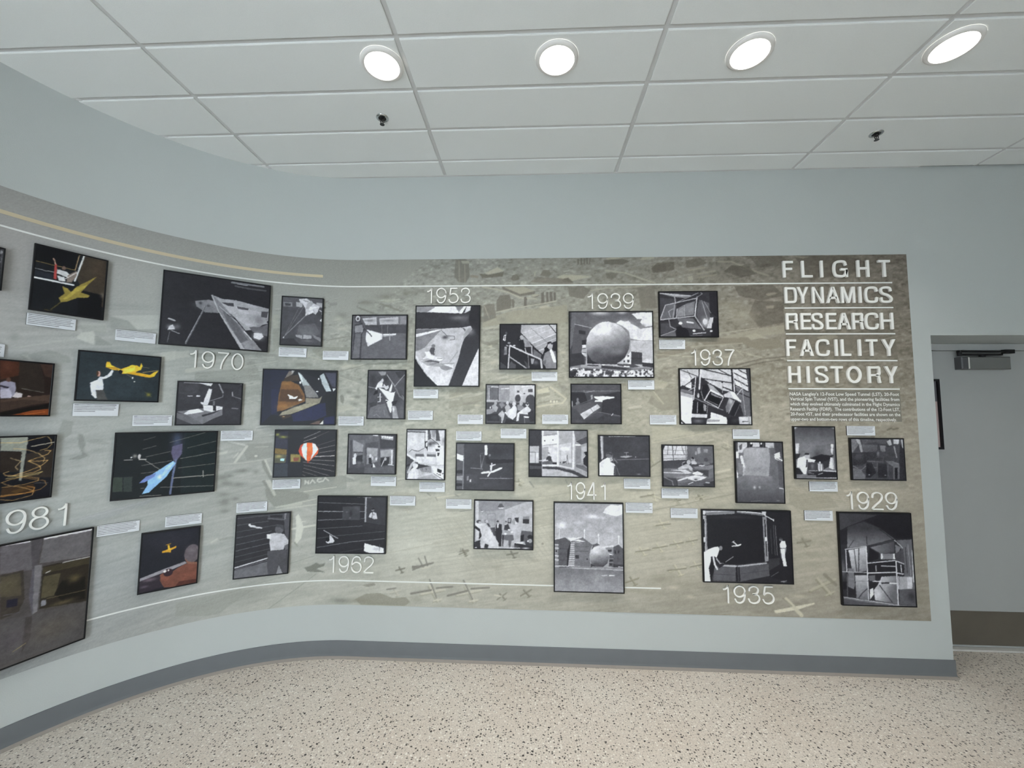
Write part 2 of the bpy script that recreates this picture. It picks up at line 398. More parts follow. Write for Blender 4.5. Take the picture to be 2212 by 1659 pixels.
# ------------------------------------------------------------------ layout of the wall (metres along the wall) and the inks of each print (millimetres)
PICS = [
(-2.13, -1.803, 2.2164, 2.4271, "black edged dark photograph cut off by the picture's left side",
 "bg 24;p 70 301 11 314 6 318 210 315 210;p 150 301 15 312 20 308 30 302 33;p 140 303 48 307 51 307 76 306 78"),
(-1.7089, -1.4263, 2.147, 2.4926, 'colour photograph of a yellow delta wing jet model beside a white railing',
 "bg #16181c;p #0b0c10 2 3 157 7 152 98 2 93;p #3c342c 179 4 277 2 274 276 213 250 159 145;s #4a3d33 .6 235 72 28 70;p #0d0e12 169 197 261 203 262 346 171 340;l #d8dadb 6.7 178 7 151 155;l #d9b98a 2.5 160 8 149 96;l #b39a62 2.3 9 91 149 96;l #c9c9cb 2.3 7 129 154 132;l #e6e8ea 8.3 7 176 147 178;p #23262e 6 139 70 143 70 171 7 169;p #a1423f 74 88 82 83 85 167 74 165;p #c8c8ca 84 110 117 114 134 128 125 145 85 133;p #cfcfd2 86 143 112 145 117 168 94 169;p #7c7069 124 131 154 97 157 121 140 166 120 171;l #d8d0cc 3.2 116 153 156 106;e #6f5a50 107 97 7 10;l #c9a692 4.7 68 59 77 85;p #8c7c3e 235 105 203 160 178 210 213 218 207 232 165 243 133 270 107 281 99 259 111 242 117 231 108 194 129 203 143 219 158 185 174 168;p #a79548 203 160 185 190 159 214 141 244 119 266 113 261 131 237 155 191;l #6d6238 3.2 107 281 75 327;l #5a5030 3.8 54 332 79 336;s #8a8478 .5 261 203 9 18"),
(-2.2, -1.598, 1.6061, 1.883, 'colour photograph of seated people by a brown bench, cut by the left side',
 "bg #241b18;p #43261b 395 5 458 7 461 74 416 93 401 99;p #2b2420 458 7 530 6 549 82 557 147 464 140;s #55332a .8 420 35 21 27;p #3b2b26 530 6 583 4 582 79 552 69;p #8e8a9c 402 114 414 105 430 104 451 110 456 137 453 169 441 185 407 190;p #26222c 403 125 432 133 430 141 403 133;e #5a4038 428 98 8 11;p #b6b2c2 405 148 432 139 445 169 443 186 407 188;p #c4bcc0 446 181 457 155 478 163 478 185;p #b89a94 494 184 499 170 513 176;l #8a8a86 2 475 138 553 153;p #4a3a32 408 194 579 162 579 204 483 222 410 235;p #3a2e28 409 209 487 191 578 199 489 226 412 254;p #120e0e 412 254 517 225 579 208 580 228 477 258 413 275;p #7c3f20 444 270 518 245 578 236 579 270;l #c06a34 2.7 492 266 564 251"),
(-1.516, -1.16, 1.6908, 1.9676, 'colour photograph of a woman in white lifting a yellow model airplane',
 "bg #272e33;s #313a40 .8 172 190 164 114;p #d8dae2 54 175 82 157 89 139 105 140 121 125 136 97 142 103 136 129 115 148 101 152 107 180 107 214 78 213 88 257 79 259 64 240;p #4a4a4a 79 215 109 211 128 266 87 269;e #bd9488 85 124 7 15;p #4a3226 76 109 81 109 86 119 81 140 76 127;p #e3b63c 112 54 125 53 132 70 149 80 173 89 202 73 215 62 236 62 252 70 256 46 264 62 258 86 234 102 298 114 317 95 335 86 320 119 299 130 201 114 178 116 164 99 140 97 111 84;p #c9992c 201 114 299 130 319 118 299 118 235 103;p #f0cc55 180 93 233 74 231 93 188 113;p #b0862e 111 84 149 80 166 92 160 99;e #17191d 172 105 8 12;l #b99c60 2.5 266 102 333 84;l #8c8068 1.6 264 69 293 74;e #e8e8e4 224 136 3 6;e #d8d8d0 233 158 4 3;l #767264 2 198 117 223 136;s #8a8438 .9 298 230 11 11;l #6e6a3a 2.1 283 216 313 243"),
(-2.1, -1.5663, 1.1885, 1.5111, 'colour photograph of looping light trails in front of a window frame',
 "bg #15161d;p #8e9188 324 2 416 3 414 80 399 78 329 69;p #8a8c84 399 74 414 76 408 219 399 218;p #29231f 329 73 398 78 397 175 335 171;p #2e2824 415 91 517 71 517 219 415 205;p #37281c 346 248 451 241 459 286 343 289;p #4a3620 375 268 424 249 441 263 394 279;l #d8b878 2.2 326 31 391 35 452 15 483 6 499 25 501 50 487 69 462 77;l #cfae78 2.3 371 61 417 70 457 91 482 117 477 137;l #e0d8c0 3 430 55 515 38;l #d2a86a 2.4 479 77 500 82 492 98 424 126 460 131 494 129 473 153 422 178 375 192;l #c9b088 2 392 167 383 150 399 125 364 106;l #d8b070 2.3 424 126 467 156 471 172 447 185 388 193 352 188 346 176 363 171;l #d8c080 2.2 362 194 415 197 478 185 461 195 399 202 355 204;l #c89c5c 2.2 341 221 368 210 415 201 466 216 466 228 418 240 345 244;l #cfa468 1.9 344 221 365 236 419 256 453 277 449 296 383 311 344 300;l #a87f4c 2.3 397 202 489 231 496 252 475 273 421 283 343 281;l #c08848 2.7 429 250 455 261 450 280 394 286 343 285;l #6f6f6c 1.7 453 238 502 245"),
(-2.25, -1.3946, 0.4147, 1.0018, 'large colour photograph of an empty grey room seen through two windows',
 "bg #4a4646;p #5c585c 490 7 590 15 602 152 498 136;p #4b484c 588 -5 632 -4 619 137 602 152;p #646164 634 17 815 11 818 152 626 129;p #d6d3da 489 -6 588 -3 588 15 490 7;p #d2d0d6 633 2 818 2 817 17 634 15;p #3a3430 498 141 573 142 586 282 569 339 512 348;p #4a4438 499 150 563 153 574 262 505 244;s #57503f .7 529 205 31 35;p #55525a 602 152 623 133 626 354 617 385 599 272;p #716e72 610 134 636 137 634 362 618 370;p #2b2620 639 148 818 152 820 387 639 354;p #4c4636 644 199 707 203 700 269 691 308 643 305;p #3c362a 639 154 816 157 816 191 641 185;p #181614 714 243 805 254 813 373 725 353 690 303;s #5a5038 .8 763 250 25 22;l #6a604a 2.8 664 313 810 327;s #77694c .6 729 355 49 11;l #dedede 2.9 712 152 820 156;l #c8c8c8 3.7 652 184 667 179;p #808088 644 315 661 317 663 343 644 343;p #1f1f2c 527 265 563 272 563 307 529 302;l #5c5a64 2.5 521 333 572 340;p #4e4b4c 513 353 616 370 814 390 821 574 526 558;p #403b3b 595 375 617 375 617 480 592 537;s #5d5650 .7 697 467 103 64;s #565056 .6 560 462 49 60;l #9a8a5c 1.7 563 517 604 498"),
(-1.1823, -0.5967, 2.0451, 2.5075, 'wide black and white photograph of a tall pointed wing leading to a summit',
 "bg 36;s 96 .9 215 193 55 26;p 120 163 171 230 152 287 160 310 210 290 230 217 236 171 204;s 46 .9 190 180 10 11;s 52 .8 232 191 12 9;p 150 249 118 300 136 372 133 563 164 570 237 493 316 436 327 378 254 302 184;p 165 301 167 374 174 525 193 560 267 454 303 378 254;s 120 .8 508 246 46 46;s 175 .8 412 195 44 27;p 58 297 159 362 155 366 175 330 176;p 80 381 173 448 176 445 190 389 189;p 92 454 303 530 289 564 266 564 354 478 332;l 110 12.1 348 18 441 17 525 16;l 74 10.6 367 39 442 44 538 42;l 150 3.3 377 24 433 25;p 70 521 188 560 183 554 226 519 226;p 165 241 119 251 117 290 222 439 455 415 455 282 218;p 118 251 120 298 167 425 320 529 454 439 455 290 222;p 92 303 202 390 288 451 389 415 415 323 257;l 180 3.2 288 187 390 279;l 30 2.8 333 233 389 268;p 190 484 338 528 335 541 357 519 382 484 372;s 200 .8 510 360 34 27;l 190 6.5 429 333 489 403;p 130 425 410 481 386 537 458 439 458;l 120 7.8 224 174 131 444;l 160 2.7 215 197 129 436;l 50 1.9 218 193 134 441;p 215 48 344 63 332 74 362 40 368;s 190 .9 58 351 22 17;s 90 .8 86 343 16 21;l 165 9.5 42 299 70 308;l 190 3.3 59 372 97 386;l 110 2.9 50 381 42 444"),
(-1.0778, -0.7297, 1.5517, 1.8272, 'black and white photograph of a white tail fin model in a wind tunnel',
 "bg 50;p 58 4 9 119 7 103 71 54 85 1 75;p 205 87 5 178 6 168 27 116 13;p 150 34 5 100 5 113 11 31 11;p 214 157 43 175 44 168 101 158 147 134 146 138 110;p 200 119 128 138 130 135 146 122 138;p 40 113 150 139 150 141 189 121 182;p 110 8 189 114 170 235 154 236 209 188 233 138 265 67 217;p 214 40 202 65 180 111 170 141 189 60 206;p 210 132 148 190 149 235 156 234 172 179 189 140 181;p 48 129 209 180 193 234 172 193 197 136 221;p 34 184 149 200 149 202 183 187 183;p 100 182 121 193 120 194 149 184 147;p 96 5 195 60 210 138 265 88 268 3 225;p 60 3 225 88 268 6 268;l 140 7.4 210 13 232 67;l 130 3.7 233 79 232 93 166 121;l 200 4.9 56 92 77 91;l 220 8.5 101 90 113 90;l 150 6 282 61 284 85;l 110 4.5 287 87 338 107;l 110 7.5 286 165 315 167;l 190 3.4 321 6 336 6"),
(-1.3419, -0.853, 1.1307, 1.5145, 'colour photograph of a pale blue model aircraft hanging nose up in a dark tunnel',
 "bg #0e1316;p #141d1f 308 0 480 1 480 383 307 375 301 126;s #3b4359 .9 277 51 30 61;s #565068 .9 275 112 24 39;p #5a5670 250 123 255 89 302 74 301 135 280 176 263 175;l #5c6480 10 276 168 267 252 259 374;p #86b0dc 263 175 277 189 235 270 193 316 163 352 132 357 155 308 153 275 117 292 152 263 194 229;p #6c7fb8 146 258 189 241 183 262 141 291 117 293;s #eef4ff .95 207 264 11 13;p #a8c8ee 232 215 263 177 267 193 234 249 209 268;l #8d8a88 1.8 121 100 180 82;l #6d6b68 1.8 124 46 174 29;l #8d8a88 2.2 123 193 256 173;l #85827e 2.2 139 144 247 119;l #85827e 1.8 123 238 198 232;l #9a9690 2.3 296 164 473 133;l #7d7a76 2 327 101 472 63;l #7d7a76 1.9 241 65 410 9;l #8a8680 2.3 289 220 471 205;l #8f8c86 5.3 269 278 473 275;l #9a9690 2.2 213 327 471 344;l #b0aca8 3.2 411 245 414 285;l #8f8c86 2.9 125 368 218 373;l #a8a49c 2.2 126 324 140 324;s #8f8a86 .9 91 137 11 12;e #d8d8d8 76 144 4 4;l #c8c4c0 5 111 157 140 159;l #9a9690 2.9 137 165 207 224;l #c8c4c0 2.8 46 157 82 157;e #b8b4b4 110 140 6 15;p #313a33 4 249 45 253 50 333 6 332;p #2a3230 48 253 86 253 89 338 54 336"),
(-1.1948, -0.9125, 0.5783, 0.9253, 'colour photograph of a person in a rust shirt watching a small yellow airplane',
 "bg #191a22;s #24242e .8 136 60 112 57;p #8a878d 5 256 109 225 207 200 219 212 160 232 6 272;p #2a242c 5 271 103 247 114 327 3 340;s #7a6a74 .7 51 271 32 11;s #6a5c68 .6 28 306 21 7;p #6e4438 94 281 132 263 175 231 212 215 276 229 278 344 166 340 118 331;p #7a4a3c 96 255 117 241 140 269 131 299 97 282;p #4a2a24 166 340 187 313 277 316 278 344;e #5c5459 239 160 37 55;s #6e666c .7 231 139 23 29;p #7a5546 206 181 222 204 274 219 274 231 219 217;e #2b1c24 132 249 22 22;e #e8dcd8 116 239 7 7;e #d8ccc8 133 236 4 6;p #c2912c 97 120 121 113 146 106 160 99 162 111 139 121 138 135 129 130 100 130;p #d8a834 121 87 130 89 136 120 126 118;l #a87c28 4.2 115 86 135 82"),
(-0.729, -0.4058, 0.5645, 0.9688, 'black and white photograph of a man in a pale shirt at a tunnel, from behind',
 "bg 38;p 72 270 0 315 1 320 399 313 398 292 182 279 97;p 120 277 6 287 7 284 46 276 50;p 66 179 7 273 8 272 50 181 35;p 34 191 15 266 16 265 36 192 28;l 96 4.9 181 35 272 50;s 90 .5 118 10 50 6;l 100 1.9 7 22 178 14;l 100 1.9 6 64 184 51;l 92 1.9 6 107 241 79;l 110 1.9 6 145 205 117;l 110 1.9 6 187 198 157;l 120 1.9 8 225 199 193;l 96 1.9 7 262 201 229;l 80 1.9 9 295 202 260;l 190 7.5 4 331 195 287;l 96 4.7 13 340 195 300;p 98 5 346 195 308 199 392 3 395;l 215 12.5 78 66 85 73 108 80;l 195 9.6 94 77 121 87 147 91;p 70 188 243 295 244 315 396 287 397 257 332 241 397 197 397 190 335;p 130 243 397 257 337 283 397;p 178 199 132 238 130 281 144 304 183 307 209 287 217 281 242 206 243 197 193;p 225 178 135 201 135 201 168 180 163;p 215 304 180 314 189 310 214 305 204;p 96 284 217 305 211 309 240 290 249;e 84 251 108 26 29;p 60 225 93 241 79 274 84 278 118 251 95"),
(-0.5291, -0.2541, 2.0996, 2.4447, 'black and white photograph of a parawing with long cords over a grey room',
 "bg 66;p 78 1 11 273 8 273 73 4 81;p 120 11 43 68 44 70 72 15 74;p 60 22 50 60 52 60 68 24 68;p 160 92 38 135 42 132 73 95 71;p 150 221 34 269 37 268 69 222 62;p 192 110 17 159 11 191 33 244 63 232 100 218 122 204 107 154 134 154 86 135 49 115 36;p 160 161 52 186 22 204 40 175 80 154 86;p 215 179 65 244 66 205 78 178 94;p 205 155 119 206 87 207 106 154 134;l 120 2.3 204 87 218 122;l 60 2.3 138 25 169 32;l 150 3.2 156 129 22 289;l 120 1.4 140 72 26 289;l 110 1.4 111 79 28 284;l 96 1.4 172 118 42 267;l 200 4.1 243 87 270 105;l 215 6.4 261 110 267 141 252 161 270 170;p 84 116 197 218 182 256 256 196 278 106 273;s 110 .6 169 242 60 38;p 150 97 267 140 269 141 295 102 283;p 156 148 266 200 269 197 292 145 293;p 120 204 259 275 293 274 322 214 282;s 120 .7 180 307 34 9;e 210 24 290 4 4;p 44 0 302 86 293 130 338 1 344"),
(-0.0497, 0.3492, 2.0114, 2.331, 'black and white photograph of a white cone shaped capsule model on a strut',
 "bg 84;p 100 74 14 400 10 399 72 95 71;p 176 75 28 175 19 179 72 100 74;p 166 195 28 331 17 332 67 201 72;p 90 185 14 194 14 199 76 182 76;p 120 343 15 395 15 397 65 344 67;s 96 .8 128 43 43 9;s 96 .7 262 43 57 8;p 66 91 76 399 72 401 134 227 134 101 100;p 92 78 133 401 134 405 314 75 314;p 62 21 71 76 57 97 110 78 133 75 317 8 317;p 98 28 133 69 133 61 317 13 317;p 128 23 81 76 71 83 124 25 129;p 66 21 9 64 6 66 57 23 57;e 190 43 28 16 20;e 70 43 30 8 11;p 205 111 107 140 114 222 139 221 174 120 226 104 181 105 134;p 228 121 119 208 143 209 172 129 215 113 176;l 60 7.7 87 95 131 138 144 153;p 150 222 139 318 134 318 148 228 158;p 220 227 139 318 135 318 144 227 147;l 170 4.8 272 134 275 181;l 130 1.9 256 72 258 134;l 118 1.9 215 72 217 139;l 150 2.4 84 95 69 133"),
(-0.6217, -0.1388, 1.5495, 1.9319, 'colour photograph of a white jet model inside an amber and blue round tunnel',
 "bg #0a0b14;p #10142a 49 3 186 5 127 83 104 186 99 288 113 315 63 309;p #0e1226 0 4 49 4 63 312 2 379;p #141834 58 139 105 138 99 291 66 309;p #6d4a26 121 83 177 82 228 105 266 170 271 218 209 246 136 281 99 288 104 186;p #4a3018 117 138 223 136 257 184 240 218 108 220;s #8c6434 .8 153 100 31 14;s #8a6030 .8 135 254 37 20;s #3a2616 .7 195 205 63 21;p #33271e 144 48 219 36 231 80 127 83;p #6a625c 196 9 187 33 138 62 161 13;p #9c9c9c 180 9 199 9 178 35;p #9fa7aa 217 17 231 25 285 79 325 134 356 189 277 190 261 128 240 80;p #6e6c6c 254 108 302 107 356 189 277 190;p #c6cdd0 219 20 242 42 253 87 240 80;p #12121a 231 21 348 57 403 146 398 188 356 182;p #a4adb2 357 39 382 21 436 146 403 148 372 91;p #20202a 382 17 474 15 468 131 442 131;p #3a3a4a 392 20 470 18 461 117 438 111;p #d8e0e4 442 126 465 126 449 145;p #7c7668 273 194 357 196 379 178 364 227 275 231;p #86806e 130 291 272 232 364 227 273 269 187 304 113 315;s #a09a84 .7 229 260 57 14;p #161a3a 190 308 368 230 406 226 410 313 340 345 201 355;p #2a2018 113 315 187 308 187 321 139 342;l #c0a070 3.9 135 322 147 322;p #1c1610 297 376 385 337 393 375;p #5a4a44 303 372 350 351 372 348 367 374;p #c8c8c4 364 376 392 344 391 376;p #12163a 394 327 475 313 477 379 396 375;p #0a0a10 382 175 475 152 478 306 410 313 400 216;p #f0eef2 159 171 175 176 201 190 222 182 223 189 211 201 173 202 169 188;p #cfcac4 226 205 239 199 255 208 239 215 230 218;e #f0f0f0 236 89 6 8;e #e8e8e8 351 62 5 6;e #f0f0f0 345 149 8 4;l #3a4050 2.6 8 93 12 255"),
(0.0777, 0.3481, 1.594, 1.9385, 'black and white photograph of a person reaching over an upended white delta jet model',
 "bg 70;s 44 .8 41 80 32 63;s 40 .8 133 62 28 42;s 96 .7 103 20 39 21;p 130 74 13 131 13 125 37 97 41;s 50 .8 204 184 50 56;p 50 192 16 270 6 271 55 218 55;l 150 5 136 34 195 118;l 130 5.6 260 34 195 111;l 100 10.6 199 129 229 184 268 212;l 130 4.9 246 177 268 209;l 130 5 10 119 57 129;p 205 77 87 94 76 109 90 106 115 127 111 117 122 96 125 74 122 68 141 55 131;e 190 105 74 9 12;p 60 65 62 75 45 97 45 101 66 76 80;p 190 116 97 131 115 148 108 153 125 135 139 113 122;p 225 174 87 175 122 168 153 150 150;p 226 78 122 121 139 168 157 189 157 196 148 184 216 173 223 155 213 130 188;p 232 130 206 173 219 177 240 174 296 165 293 146 247;l 120 1.4 96 143 155 213;e 30 140 219 5 5;l 215 6.3 92 164 94 216;l 190 4.2 76 190 105 188;l 190 5.6 78 223 95 220;p 30 57 147 75 140 76 164 44 178;p 36 180 219 215 212 205 237 184 247;p 150 177 247 206 254 226 341 184 341;s 240 .9 187 275 7 17;p 96 32 248 131 234 155 310 177 341 7 342;p 56 17 231 74 220 68 248 26 262;l 140 2.8 52 318 70 307 95 328;l 120 1.8 61 265 93 265;l 120 1.8 55 290 104 289;l 130 2.8 122 275 130 317;s 100 .6 242 289 32 49"),
(0.405, 0.8634, 1.8222, 2.3952, 'black and white photograph looking past dark struts at a person with a white delta jet',
 "bg 176;p 205 3 6 385 7 386 50 326 58 82 49;p 130 3 6 148 9 82 49 4 48;p 120 281 8 341 8 303 50;p 215 137 10 275 9 309 50 121 52;p 46 1 48 132 50 276 58 353 55 402 28 404 144 333 158 168 166 4 168;s 120 .85 310 89 61 17;s 80 .6 343 100 44 33;p 38 331 58 352 8 361 8 348 50;p 228 309 58 347 8 361 7 326 61;p 34 391 7 460 6 455 288 416 205 387 139 376 100;p 96 7 171 184 169 8 204;p 222 8 204 168 171 184 171 58 215 9 224;p 118 9 226 184 177 186 243 38 315 8 326;s 100 .6 27 276 28 50;p 168 184 177 333 161 329 249 303 337 260 397 189 408 62 392 39 337 114 249;s 190 .7 225 282 66 66;p 195 6 348 35 381 90 403 282 403 241 569 171 571 120 523;s 210 .7 186 523 55 44;p 150 40 392 189 408 282 403 272 441 91 425;p 130 179 430 239 425 272 446 223 460 190 449;p 210 200 416 277 414 272 441;p 22 -5 351 24 403 92 496 176 573 1 573;l 215 4.4 9 359 98 490 173 569;p 214 72 329 105 326 117 353 194 370 200 384 178 395 134 381 90 375 57 381 84 353;p 70 105 320 115 298 140 298 149 320 141 351 116 345;e 110 132 287 14 12;l 190 5.5 88 296 115 293;l 190 5.5 141 337 146 315;p 84 68 397 112 384 178 397 173 408 134 400;l 60 3.3 161 373 194 375;l 44 2.8 184 174 224 216 279 219 279 243 246 246;s 40 .8 213 227 25 14;p 74 333 161 355 166 352 188;p 44 335 266 366 194 404 161 452 227 455 293 386 441 334 570 241 571 304 392;p 150 345 205 377 161 404 167 377 205 334 249;s 120 .8 388 189 33 28;p 198 452 293 456 568 334 570 386 441;l 120 2.7 249 400 303 326;l 70 2.2 107 416 156 411"),
(-0.5306, -0.127, 1.1986, 1.52, 'colour photograph of an orange and white striped hot air balloon in a dark tunnel',
 "bg #0c0c14;p #1b1b2a 2 24 83 11 95 316 4 314;p #2a2a38 4 51 82 70 82 124 5 123;s #8a8c40 .9 19 33 15 10;s #8a8c40 .9 56 49 29 10;p #6e5a30 5 123 80 133 80 169 5 159;p #4a4a3c 5 163 82 169 76 222 5 221;p #a6d4e4 43 193 70 191 67 209 44 208;s #b0a060 .7 32 177 25 13;p #7a6f38 105 164 170 165 170 215 107 216;p #8a7a4a 109 169 132 169 132 210 111 209;p #7a4434 125 187 159 187 155 210 126 212;p #2c3038 4 230 91 227 93 314 3 312;p #12141c 93 222 177 219 181 313 97 316;l #b0a8a0 1.8 183 59 288 11;l #6a6460 1.8 247 57 344 11;l #c0b8b0 1.8 184 81 264 52;l #6a6460 1.8 274 107 399 66;l #a8a098 2.2 280 131 396 103;l #a8a098 2.2 285 157 393 140;l #d8d0cc 4.4 252 182 394 177;l #b8b0a8 2.2 236 204 395 213;l #b8b0a8 2.2 185 217 394 247;l #a8a098 1.7 190 237 385 283;l #9a928c 2.2 191 258 364 315;l #8a847c 1.7 184 280 283 313;l #8a847c 1.7 185 302 215 316;p #c05028 154 142 164 106 184 93 222 88 257 96 275 121 282 139 277 162 227 212 210 213 166 170;p #c8dce4 171 124 184 95 205 88 208 211 184 179;p #d4dce4 239 90 261 100 278 134 231 206 244 148;p #d4602c 205 88 239 89 244 148 227 211 210 212;s #f0f8ff .7 186 143 8 18;s #e88848 .7 228 129 11 23;p #b8402a 154 142 166 106 176 100 171 133 184 183 166 170;e #a03428 217 220 6 5"),
(-0.0473, 0.2948, 1.2162, 1.4926, 'black and white photograph of a control room with three tall openings',
 "bg 74;p 92 3 6 219 7 216 50 118 65 4 39;p 56 224 7 343 6 341 95 227 96;p 100 32 38 117 47 118 198 38 208;p 142 37 41 109 74 108 120 40 123;p 128 133 92 213 96 211 187 137 206;p 150 138 97 208 101 207 151 139 147;p 118 227 105 320 100 319 209 230 214;p 150 230 114 306 104 303 150 233 155;l 90 8.4 119 19 123 216;l 86 7.4 217 18 221 206;l 110 4.7 13 34 17 263;p 46 43 153 106 143 109 207 43 212;p 205 39 162 60 148 64 207 41 208;e 200 55 148 9 14;s 130 .7 85 198 23 16;l 38 3.7 42 125 108 127;p 40 149 165 168 156 174 206 150 197;e 210 161 149 8 13;e 190 175 163 8 12;p 215 181 195 193 215 208 242 180 247;p 30 170 215 181 211 178 251 171 249;e 200 203 169 7 10;p 40 231 160 294 155 291 209 233 217;e 170 266 169 9 11;l 200 5.5 257 178 240 217;p 200 302 109 316 104 316 204 305 205;l 215 4.6 286 205 324 211;p 84 6 231 347 222 346 270 3 272;p 66 6 231 123 229 120 270 3 272;l 235 8.4 179 10 205 11;l 96 13.9 163 16 210 25;p 150 229 11 318 15 316 43 232 34;e 250 243 20 7 5;e 250 260 20 7 5;e 250 276 22 7 5;e 250 292 24 7 5;e 250 306 24 7 5"),
(0.3628, 0.6353, 1.1824, 1.5292, 'black and white photograph of a person working at a bench beside a metal cylinder',
 "bg 178;p 190 4 24 131 27 129 139 24 156 3 148;s 205 .7 59 91 45 44;p 150 4 4 134 7 131 23 4 20;l 30 4.9 4 19 131 23;l 60 3.2 129 23 131 139;p 214 134 7 147 7 144 79 134 79;p 70 147 7 163 7 172 66 152 75;p 60 203 6 220 10 237 82 205 78;p 130 171 10 204 10 196 58 180 50;p 196 220 10 277 6 274 105 238 98;s 110 .8 262 78 20 24;l 225 8.9 172 62 234 106;l 36 4 164 58 226 104;p 215 197 106 254 113 269 240 216 241 207 169;p 205 149 122 222 118 227 153 154 158;s 40 .9 165 102 16 16;s 60 .8 189 94 24 12;p 28 202 134 230 136 231 149 206 148;p 30 215 161 231 159 227 181 217 181;e 20 226 118 8 6;p 30 128 83 148 83 150 146 129 139;p 230 136 95 146 87 147 118 137 119;l 34 2.8 24 156 40 141 85 151 125 131;p 120 65 167 207 169 208 201 66 199;p 205 69 183 215 189 212 237 144 238 74 223;p 80 65 171 207 175 207 185 65 187;p 200 125 139 145 134 145 202 136 257 128 254 130 186;e 190 134 162 11 36;p 60 6 172 62 203 51 243 6 251;l 205 13.7 8 172 66 211;p 40 6 243 58 227 103 238 168 249 160 265 7 275;p 80 10 255 51 243 44 306 9 342;p 205 23 290 51 262 84 270 92 297 85 341 13 342;e 196 67 246 19 21;p 50 52 227 83 222 89 238 67 231;l 180 13.6 19 294 42 239 62 219;p 170 85 313 128 281 141 285 93 329;p 130 88 266 176 249 181 296 113 289;l 60 3.2 112 262 116 277;l 60 3.2 140 265 145 277;p 200 176 253 269 244 271 327 198 300;p 215 189 265 269 264 267 338 194 304;p 26 217 264 247 276 246 299 217 286;e 40 218 300 4 4;e 30 230 306 4 4;e 30 240 309 4 4;e 40 256 299 5 4;l 40 3.2 194 300 263 339;p 150 85 329 182 304 235 339 85 342"),
(0.7085, 1.1087, 1.1178, 1.4385, 'black and white photograph of a white glider model flying by a tall white capsule',
 "bg 56;s 40 .8 267 51 100 39;p 78 3 6 56 7 54 314 2 313;p 228 4 73 53 87 52 124 4 109;p 96 5 10 54 11 54 81 6 69;p 40 4 184 50 183 49 207 4 207;p 140 5 223 49 221 47 252 3 251;p 36 4 270 48 273 46 289 4 292;l 130 5.6 54 85 52 312;p 66 69 210 149 213 148 272 70 269;p 120 77 222 91 222 89 253 77 253;p 200 98 245 107 245 108 263 97 261;p 34 207 79 231 110 399 108 399 128 224 142 208 138;l 225 18.3 205 24 206 75;e 225 204 20 9 5;l 120 3.2 167 79 174 166;l 100 2.4 167 72 199 67;l 130 2.4 195 79 176 166;l 40 4 205 83 204 130;l 150 3.2 104 169 184 174;s 130 .8 176 154 7 16;e 120 231 83 6 8;p 225 171 201 184 193 228 187 248 187 304 162 318 162 314 172 256 198 232 201 177 207;p 220 238 153 250 153 244 193 221 228 215 222 232 193;p 205 232 150 270 140 272 147 234 159;p 200 240 132 250 136 250 153 244 153;s 70 .9 234 185 6 10;l 170 2.4 165 237 396 234;l 120 2 306 221 306 239;s 70 .5 249 278 99 23"),
(-0.2394, 0.2408, 0.6866, 1.0706, 'black and white photograph of a helicopter like model below a man behind glass',
 "bg 34;p 28 163 2 319 1 317 66 165 63;p 50 339 3 469 4 467 193 329 175;p 40 325 183 465 197 462 228 310 198;p 62 174 71 293 68 293 160 173 160;s 80 .7 270 82 20 16;s 30 .7 231 117 12 23;s 100 .8 203 106 6 5;s 120 .9 226 146 6 5;l 120 2.8 4 45 323 54;l 140 5.5 5 104 175 104;l 110 4.7 293 103 323 103;l 130 3.2 6 162 173 155;l 96 2.8 296 151 324 148;l 110 2.8 6 219 310 198;l 96 2.4 7 282 121 266 462 232;l 120 3.5 7 342 230 304 464 280;l 80 2 157 374 315 347;l 150 11.9 330 11 331 167;l 70 3.2 336 19 337 167;l 180 3.2 263 5 364 10;e 160 330 24 4 4;l 110 2 471 6 469 201;p 186 352 140 361 114 383 104 403 112 412 149 392 153 372 145;e 120 378 89 10 12;p 20 368 83 378 77 390 81 388 89 370 91;l 30 3.2 379 104 374 147;e 40 387 124 3 3;p 200 93 256 105 266 127 297 119 310 84 314 65 303 91 297 92 278;e 20 81 289 13 14;l 170 4.7 52 229 148 281;p 225 330 311 460 342 461 374 364 375 328 361;s 160 .5 410 348 40 12;l 90 2 433 317 431 360"),
(0.8375, 1.2387, 0.7328, 1.0579, 'black and white photograph of men gathered in a workshop under hanging lamps',
